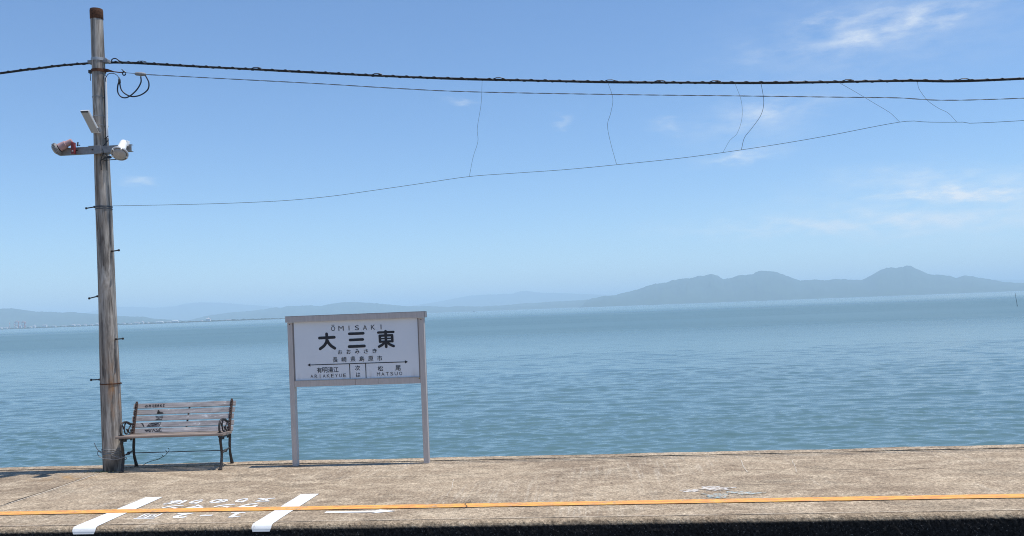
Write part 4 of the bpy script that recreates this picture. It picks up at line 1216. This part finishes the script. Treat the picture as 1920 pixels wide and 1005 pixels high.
for p in fine:
    s_acc += (p - prev).length; prev = p
    a = 2 * math.pi * s_acc / 0.168
    hel.append(p - P0 + Vector((0, math.cos(a) * 0.0155, math.sin(a) * 0.0155)))
MB().tube(hel, 0.0038, 5).build('tie_wire', M_BLACKCABLE, ctag, True)
mb = MB()
for xk in (-5.50, -4.0, -2.45, -1.0, 0.32, 0.9, 1.55, 3.05, 4.3):
    i = min(range(len(path)), key=lambda q: abs(path[q].x - xk))
    MB().tube([loc[i] + Vector((-0.06, 0, 0.012)), loc[i] + Vector((-0.02, -0.01, 0.022)), loc[i] + Vector((0.03, -0.01, 0.020)), loc[i] + Vector((0.07, 0, 0.010))], 0.005, 6).build('tie_knot', M_BLACKCABLE, ctag)
k0 = Vector((PX + 0.14, 10.47, 5.05)) - P0
MB().tube(spline([k0, k0 + Vector((0.0, 0, 0.05)), k0 + Vector((0.05, 0, 0.06)), k0 + Vector((0.11, 0, 0.02)), k0 + Vector((0.22, 0.01, -0.005))], 6), 0.007, 6).build('cable_end', M_BLACKCABLE, ctag)

def twisted(name, pts, r_off, r_w, pitch, mat, label, cat):
    p = dense(pts, 0.04, 40)
    o0 = Vector(p[0])
    root = empty(name, o0, label, cat)
    for ph in (0, math.pi):
        q = []
        s_ = 0
        for i, v in enumerate(p):
            if i: s_ += (v - p[i - 1]).length
            a = 2 * math.pi * s_ / pitch + ph
            q.append(v - o0 + Vector((0, math.cos(a), math.sin(a))) * r_off)
        MB().tube(q, r_w, 5).build('strand', mat, root, True)
    return root
tel = [[-5.3869,10.4,4.8698],[-4.3703,10.4,4.755],[-3.1729,10.4,4.6204],[-2.2584,10.4,4.5105],[-1.3576,10.4,4.415],[0.2807,10.4,4.2857],[1.8737,10.4,4.1724],[3.4228,10.4,4.0621],[4.9303,10.4,3.9669]]
e_ = Vector(tel[-1])
twisted('telephone_wire', tel + [[e_.x + 6, e_.y, e_.z - 0.02]], 0.0036, 0.0029, 0.42, M_WIRE, 'twin-strand wire just below the thick cable', 'wire')
tb = Vector((PX + 0.325, PY - 0.01, 4.908))
# splice, ring and hanging loops next to the pole
sp_ = empty('cable_splice', Vector(tel[0]), 'brown wire splice with hanging dark blue cable loops beside the pole', 'cable splice')
s0 = Vector(tel[0])
dirw = (Vector(tel[1]) - s0).normalized()
smid = s0 + Vector((-0.03, -0.02, 0.0))
MB().tube([smid - dirw * 0.075 - s0, smid - dirw * 0.06 - s0, smid + dirw * 0.0 - s0, smid + dirw * 0.05 - s0, smid + dirw * 0.065 - s0], [0.012, 0.021, 0.024, 0.020, 0.010], 10).build('splice_body', M_GALV_D, sp_, True)
MB().tube([tb - s0, s0 - s0], 0.0032, 6).build('lead_wire', M_WIRE, sp_)
rc = Vector((PX + 0.335, PY - 0.012, 4.895)) - s0
MB().tube([rc + Vector((0.020 * math.cos(a * .55), 0.0, 0.024 * math.sin(a * .55))) for a in range(12)] , 0.0075, 6).tube([rc + Vector((0.0, 0, 0.022)), rc + Vector((-0.028, 0, 0.052))], 0.0065, 6).build('wire_ring', M_BLACKCABLE, sp_)
for nm, r_ in (('LOOP1', 0.0085), ('LOOP2', 0.0085), ('LOOP3', 0.0045)):
    pts = {'LOOP1': [[-5.4081,10.36,4.8376],[-5.4111,10.36,4.7591],[-5.4765,10.36,4.6647],[-5.5822,10.36,4.5923],[-5.6644,10.36,4.5972],[-5.7101,10.36,4.659],[-5.7068,10.36,4.7442],[-5.6841,10.36,4.7954]], 'LOOP2': [[-5.3567,10.38,4.8462],[-5.3191,10.38,4.7586],[-5.3361,10.38,4.6743],[-5.4275,10.38,4.6142],[-5.5378,10.38,4.601],[-5.6257,10.38,4.6391],[-5.6783,10.38,4.7015],[-5.6951,10.38,4.8012]], 'LOOP3': [[-5.6677,10.33,4.7867],[-5.673,10.33,4.8264],[-5.7056,10.33,4.8677],[-5.7529,10.33,4.887],[-5.8081,10.33,4.8806],[-5.8445,10.33,4.8303],[-5.8426,10.33,4.7908]]}[nm]
    MB().tube([p - s0 for p in spline(pts, 7)], r_, 8).build('loop', M_BLUECABLE if nm != 'LOOP3' else M_BLACKCABLE, sp_, True)
j = Vector([[-5.6677,10.33,4.7867],[-5.673,10.33,4.8264],[-5.7056,10.33,4.8677],[-5.7529,10.33,4.887],[-5.8081,10.33,4.8806],[-5.8445,10.33,4.8303],[-5.8426,10.33,4.7908]][0]) - s0
MB().tube([j + Vector((-.002, 0, -.04)), j + Vector((0, 0, -.015)), j + Vector((0, 0, .02)), j + Vector((-.002, 0, .045))], [.010, .0165, .014, .005], 8).build('joint', M_BLACKCABLE, sp_, True)

thin = [[-5.8493,10.4,3.2707],[-5.1079,10.4,3.2482],[-4.362,10.4,3.2318],[-3.658,10.4,3.2302],[-3.0932,10.4,3.2544],[-2.5657,10.4,3.2991],[-1.9778,10.4,3.353],[-1.3957,10.4,3.4064],[-0.8845,10.4,3.4182],[-0.252,10.4,3.4298],[0.3431,10.4,3.4553],[1.1171,10.4,3.4957],[1.7903,10.4,3.5528],[2.3356,10.4,3.6096],[2.8162,10.4,3.6691],[3.5889,10.4,3.7754],[3.8811,10.4,3.7558],[4.2298,10.4,3.7361],[4.9213,10.4,3.7149]]
e_ = Vector(thin[-1])
tag(MB().tube(dense([list(Vector(thin[0]) + Vector((-0.03, -0.0, 0)))] + thin + [[e_.x + 5, e_.y, e_.z + 0.05]], 0.08), 0.0026, 5).build('sagging_wire', M_WIRE, None, True), 'thin sagging wire tied to the pole halfway up', 'wire')
DR = dict(a=([[-1.2018,10.42,4.5378],[-1.2249,10.42,4.2657],[-1.2805,10.42,3.9825],[-1.2801,10.42,3.8234],[-1.3449,10.42,3.6359],[-1.3984,10.42,3.4095]], 0.0017, 'first hanging wire from the pole, nearly straight'), b=([[0.2864,10.42,4.4283],[0.3354,10.42,4.2371],[0.3042,10.42,4.0695],[0.2615,10.42,3.9275],[0.2911,10.42,3.7187],[0.3503,10.42,3.4645]], 0.0019, 'second hanging wire from the pole, gently wavy'),
          c=([[1.7494,10.42,4.3333],[1.8144,10.42,4.1187],[1.8132,10.42,3.9206],[1.7523,10.42,3.7505],[1.664,10.42,3.6686],[1.5797,10.42,3.5305]], 0.0015, 'faint bowed hanging wire just left of the darker one'), d=([[2.046,10.42,4.3153],[2.0685,10.42,4.1038],[2.0326,10.42,3.9513],[1.9242,10.42,3.8029],[1.8354,10.42,3.6964],[1.7938,10.42,3.5562]], 0.0026, 'darkest S-curved hanging wire below the thick cable'),
          e=([[2.9209,10.42,4.2683],[3.0778,10.42,4.1669],[3.3091,10.42,4.0064],[3.4359,10.42,3.9196],[3.4932,10.42,3.8735],[3.5781,10.42,3.7772]], 0.0018, 'slanting hanging wire reaching the kink in the sagging wire'), f=([[3.7881,10.42,4.2217],[3.8084,10.42,4.1353],[3.8973,10.42,4.0023],[4.011,10.42,3.9106],[4.1138,10.42,3.85],[4.2031,10.42,3.7418]], 0.0018, 'rightmost slanting hanging wire beyond the kink'))
for k, (pts, r_, lab) in DR.items():
    pts = [list(p) for p in pts]
    tag(MB().tube(spline(pts, 8), r_, 5).build('hanging_wire', M_WIRE, None, True), lab, 'wire', 'wires hanging from the cable')

# ================================================================== FAR THINGS
(st0, st1) = [[120.39,262.23,-2.6],[119.95,262.23,1.21]]
st = empty('marker_stake', st0, 'lone dark stake standing in the sea at far right', 'stake')
v0, v1 = Vector(st0), Vector(st1)
MB().tube([Vector((0.02, 0, -1.0)), Vector((0, 0, 0)), (v1 - v0) * 0.35 + Vector((0.03, 0, 0)), (v1 - v0) * 0.7 + Vector((-0.02, 0, 0)), v1 - v0], [0.075, 0.07, 0.055, 0.05, 0.035], 8).build('pole', M_BAMBOO, st, True)
MB().tube([Vector((-0.09, 0, 0.4)), Vector((0.09, 0, 0.44))], 0.03, 6).build('cross_tie', M_BAMBOO, st)

ORD = 'first second third fourth fifth sixth seventh eighth ninth tenth eleventh twelfth thirteenth fourteenth fifteenth sixteenth seventeenth eighteenth nineteenth twentieth twenty-first twenty-second twenty-third twenty-fourth twenty-fifth'.split()
def far_building(brg, wt, ht, idx, D=7010):
    x, w, h = brg * D, wt * D, ht * D
    o = empty('far_building', (x, D, 2.0), f'tiny pale building on the low far shore, {ORD[idx]} from the left', 'building', 'buildings on the far shore')
    d = 20; hh = max(h - 1.0, 6)
    MB().box((-w / 2, -d / 2, -4), (w / 2, d / 2, hh * 0.8)).build('wall', M_BWALL, o)
    a, b_ = w / 2 * 1.02, d / 2 * 1.05
    MB().add([(-a, -b_, hh * .802), (a, -b_, hh * .802), (a, b_, hh * .802), (-a, b_, hh * .802), (-a, 0, hh), (a, 0, hh)],
             [(0, 1, 5, 4), (2, 3, 4, 5), (0, 4, 3), (1, 2, 5), (3, 2, 1, 0)]).build('roof', M_BWALL if w > 40 else M_BROOF, o)
for idx, (brg, wt, ht) in enumerate([[-0.70871,0.00182,0.00242],[-0.70258,0.00364,0.00212],[-0.68966,0.00242,0.00242],[-0.68491,0.00364,0.00424],[-0.67135,0.00242,0.00212],[-0.66661,0.00182,0.00364],[-0.65377,0.00485,0.00333],[-0.64163,0.00364,0.00182],[-0.62951,0.00485,0.00152],[-0.61742,0.00364,0.00273],[-0.61072,0.00364,0.00212],[-0.60268,0.00242,0.00242],[-0.59466,0.00242,0.00182],[-0.58731,0.00364,0.00242],[-0.5547,0.00364,0.00212],[-0.54674,0.00303,0.00152],[-0.53813,0.00545,0.00242],[-0.53085,0.00182,0.00303],[-0.52425,0.00182,0.00212],[-0.50974,0.00848,0.00182],[-0.49855,0.00485,0.00158],[-0.49067,0.00727,0.00242],[-0.4586,0.00242,0.00182],[-0.45012,0.00485,0.00364],[-0.42606,0.00485,0.00182],[-0.17718,0.00242,0.00133]][:-1]):
    far_building(brg, wt, ht, idx)
BRG = {'ch1':-0.69816,'cr1':-0.68898,'cr2':-0.68084,'ch2':-0.69204,'ch3':-0.67778,'ch4':-0.45012,'stake':0.45834,'boat1':-0.17718,'boat2':-0.1345}
def chimney(brg, h, r0, label, D=7020):
    o = empty('far_chimney', (brg * D, D, 2), label, 'chimney')
    nb = 5
    for k in range(nb):
        z0, z1 = h * k / nb, h * (k + 1) / nb
        ra_, rb_ = r0 * (1 - 0.4 * k / nb), r0 * (1 - 0.4 * (k + 1) / nb)
        MB().lathe([(ra_, z0), (rb_, z1 - 0.01)], 10).build('band', M_BWALL if k % 2 == 0 else M_CRRED, o)
chimney(BRG['ch1'], 62, 3.6, 'tallest red and white tower at the far harbour')
chimney(BRG['ch2'], 46, 2.6, 'slim banded tower between the harbour cranes')
chimney(BRG['ch3'], 60, 3.0, 'right-hand banded tower at the far harbour')
chimney(BRG['ch4'], 35, 2.8, 'single slim tower on the shore right of the pole')
def crane(brg, w, h, label, D=7000):
    o = empty('harbour_crane', (brg * D, D, 1), label, 'crane')
    for sx in (-1, 1):
        MB().box((sx * w * .32 - 2.2, -3, -2), (sx * w * .32 + 2.2, 3, h * .92)).build('leg', M_BWALL if sx < 0 else M_CRRED, o)
    MB().box((-w / 2, -2.5, h * .93), (w * .62, 2.5, h * .93 + 4.5)).build('boom', M_CRRED, o)
    MB().box((-w * .30, -2, h * .45), (w * .30, 2, h * .45 + 3)).build('portal_beam', M_CRRED, o)
    MB().tube([(-w * .3, 0, h * .93), (-w * .1, 0, h * 1.2), (w * .5, 0, h * .95)], 1.6, 6).build('stay', M_CRRED, o)
crane(BRG['cr1'], 44, 56, 'left red gantry crane at the far harbour')
crane(BRG['cr2'], 34, 53, 'right red gantry crane at the far harbour')
def boat(brg, D, L, mat, label):
    o = empty('far_boat', (brg * D, D, SEA_Z), label, 'boat')
    h = L * .10
    MB().add([(-L / 2, -L * .12, h), (L * .32, -L * .12, h), (L / 2, 0, h * 1.4), (L * .32, L * .12, h), (-L / 2, L * .12, h), (-L * .46, -L * .09, -.5), (L * .3, -L * .09, -.5), (L * .4, 0, -.5), (L * .3, L * .09, -.5), (-L * .46, L * .09, -.5)],
             [(0, 1, 6, 5), (1, 2, 7, 6), (2, 3, 8, 7), (3, 4, 9, 8), (4, 0, 5, 9), (0, 4, 3, 2, 1)]).build('hull', mat, o)
    MB().box((-L * .25, -L * .08, h), (L * .02, L * .08, h * 3.0), L * .01).build('cabin', mat, o)
    MB().tube([(-L * .1, 0, h * 3), (-L * .1, 0, h * 5)], L * .008, 6).build('mast', mat, o)
boat(BRG['boat1'], 7000, 26, M_HULL, 'tiny white boat on the horizon right of the sign')
boat(BRG['boat2'], 6500, 16, M_HULLD, 'tiny dark boat on the horizon right of the white boat')

# ================================================================== HAZE
hz = MB().box((-70000, -300, -6.0), (70000, 66500, 800)).build('haze', None)
hm = bpy.data.materials.new('sea haze')
hm.use_nodes = True
hn = hm.node_tree
for n in list(hn.nodes):
    if n.type == 'BSDF_PRINCIPLED':
        hn.nodes.remove(n)
pv = hn.nodes.new('ShaderNodeVolumePrincipled')
pv.inputs['Color'].default_value = (0.665, 0.86, 1.0, 1)
pv.inputs['Density'].default_value = 6.9e-5
pv.inputs['Anisotropy'].default_value = 0.0
hn.links.new(pv.outputs[0], [n for n in hn.nodes if n.type == 'OUTPUT_MATERIAL'][0].inputs['Volume'])
hz.data.materials.append(hm)
tag(hz, 'pale sea haze over the bay', kind='stuff')
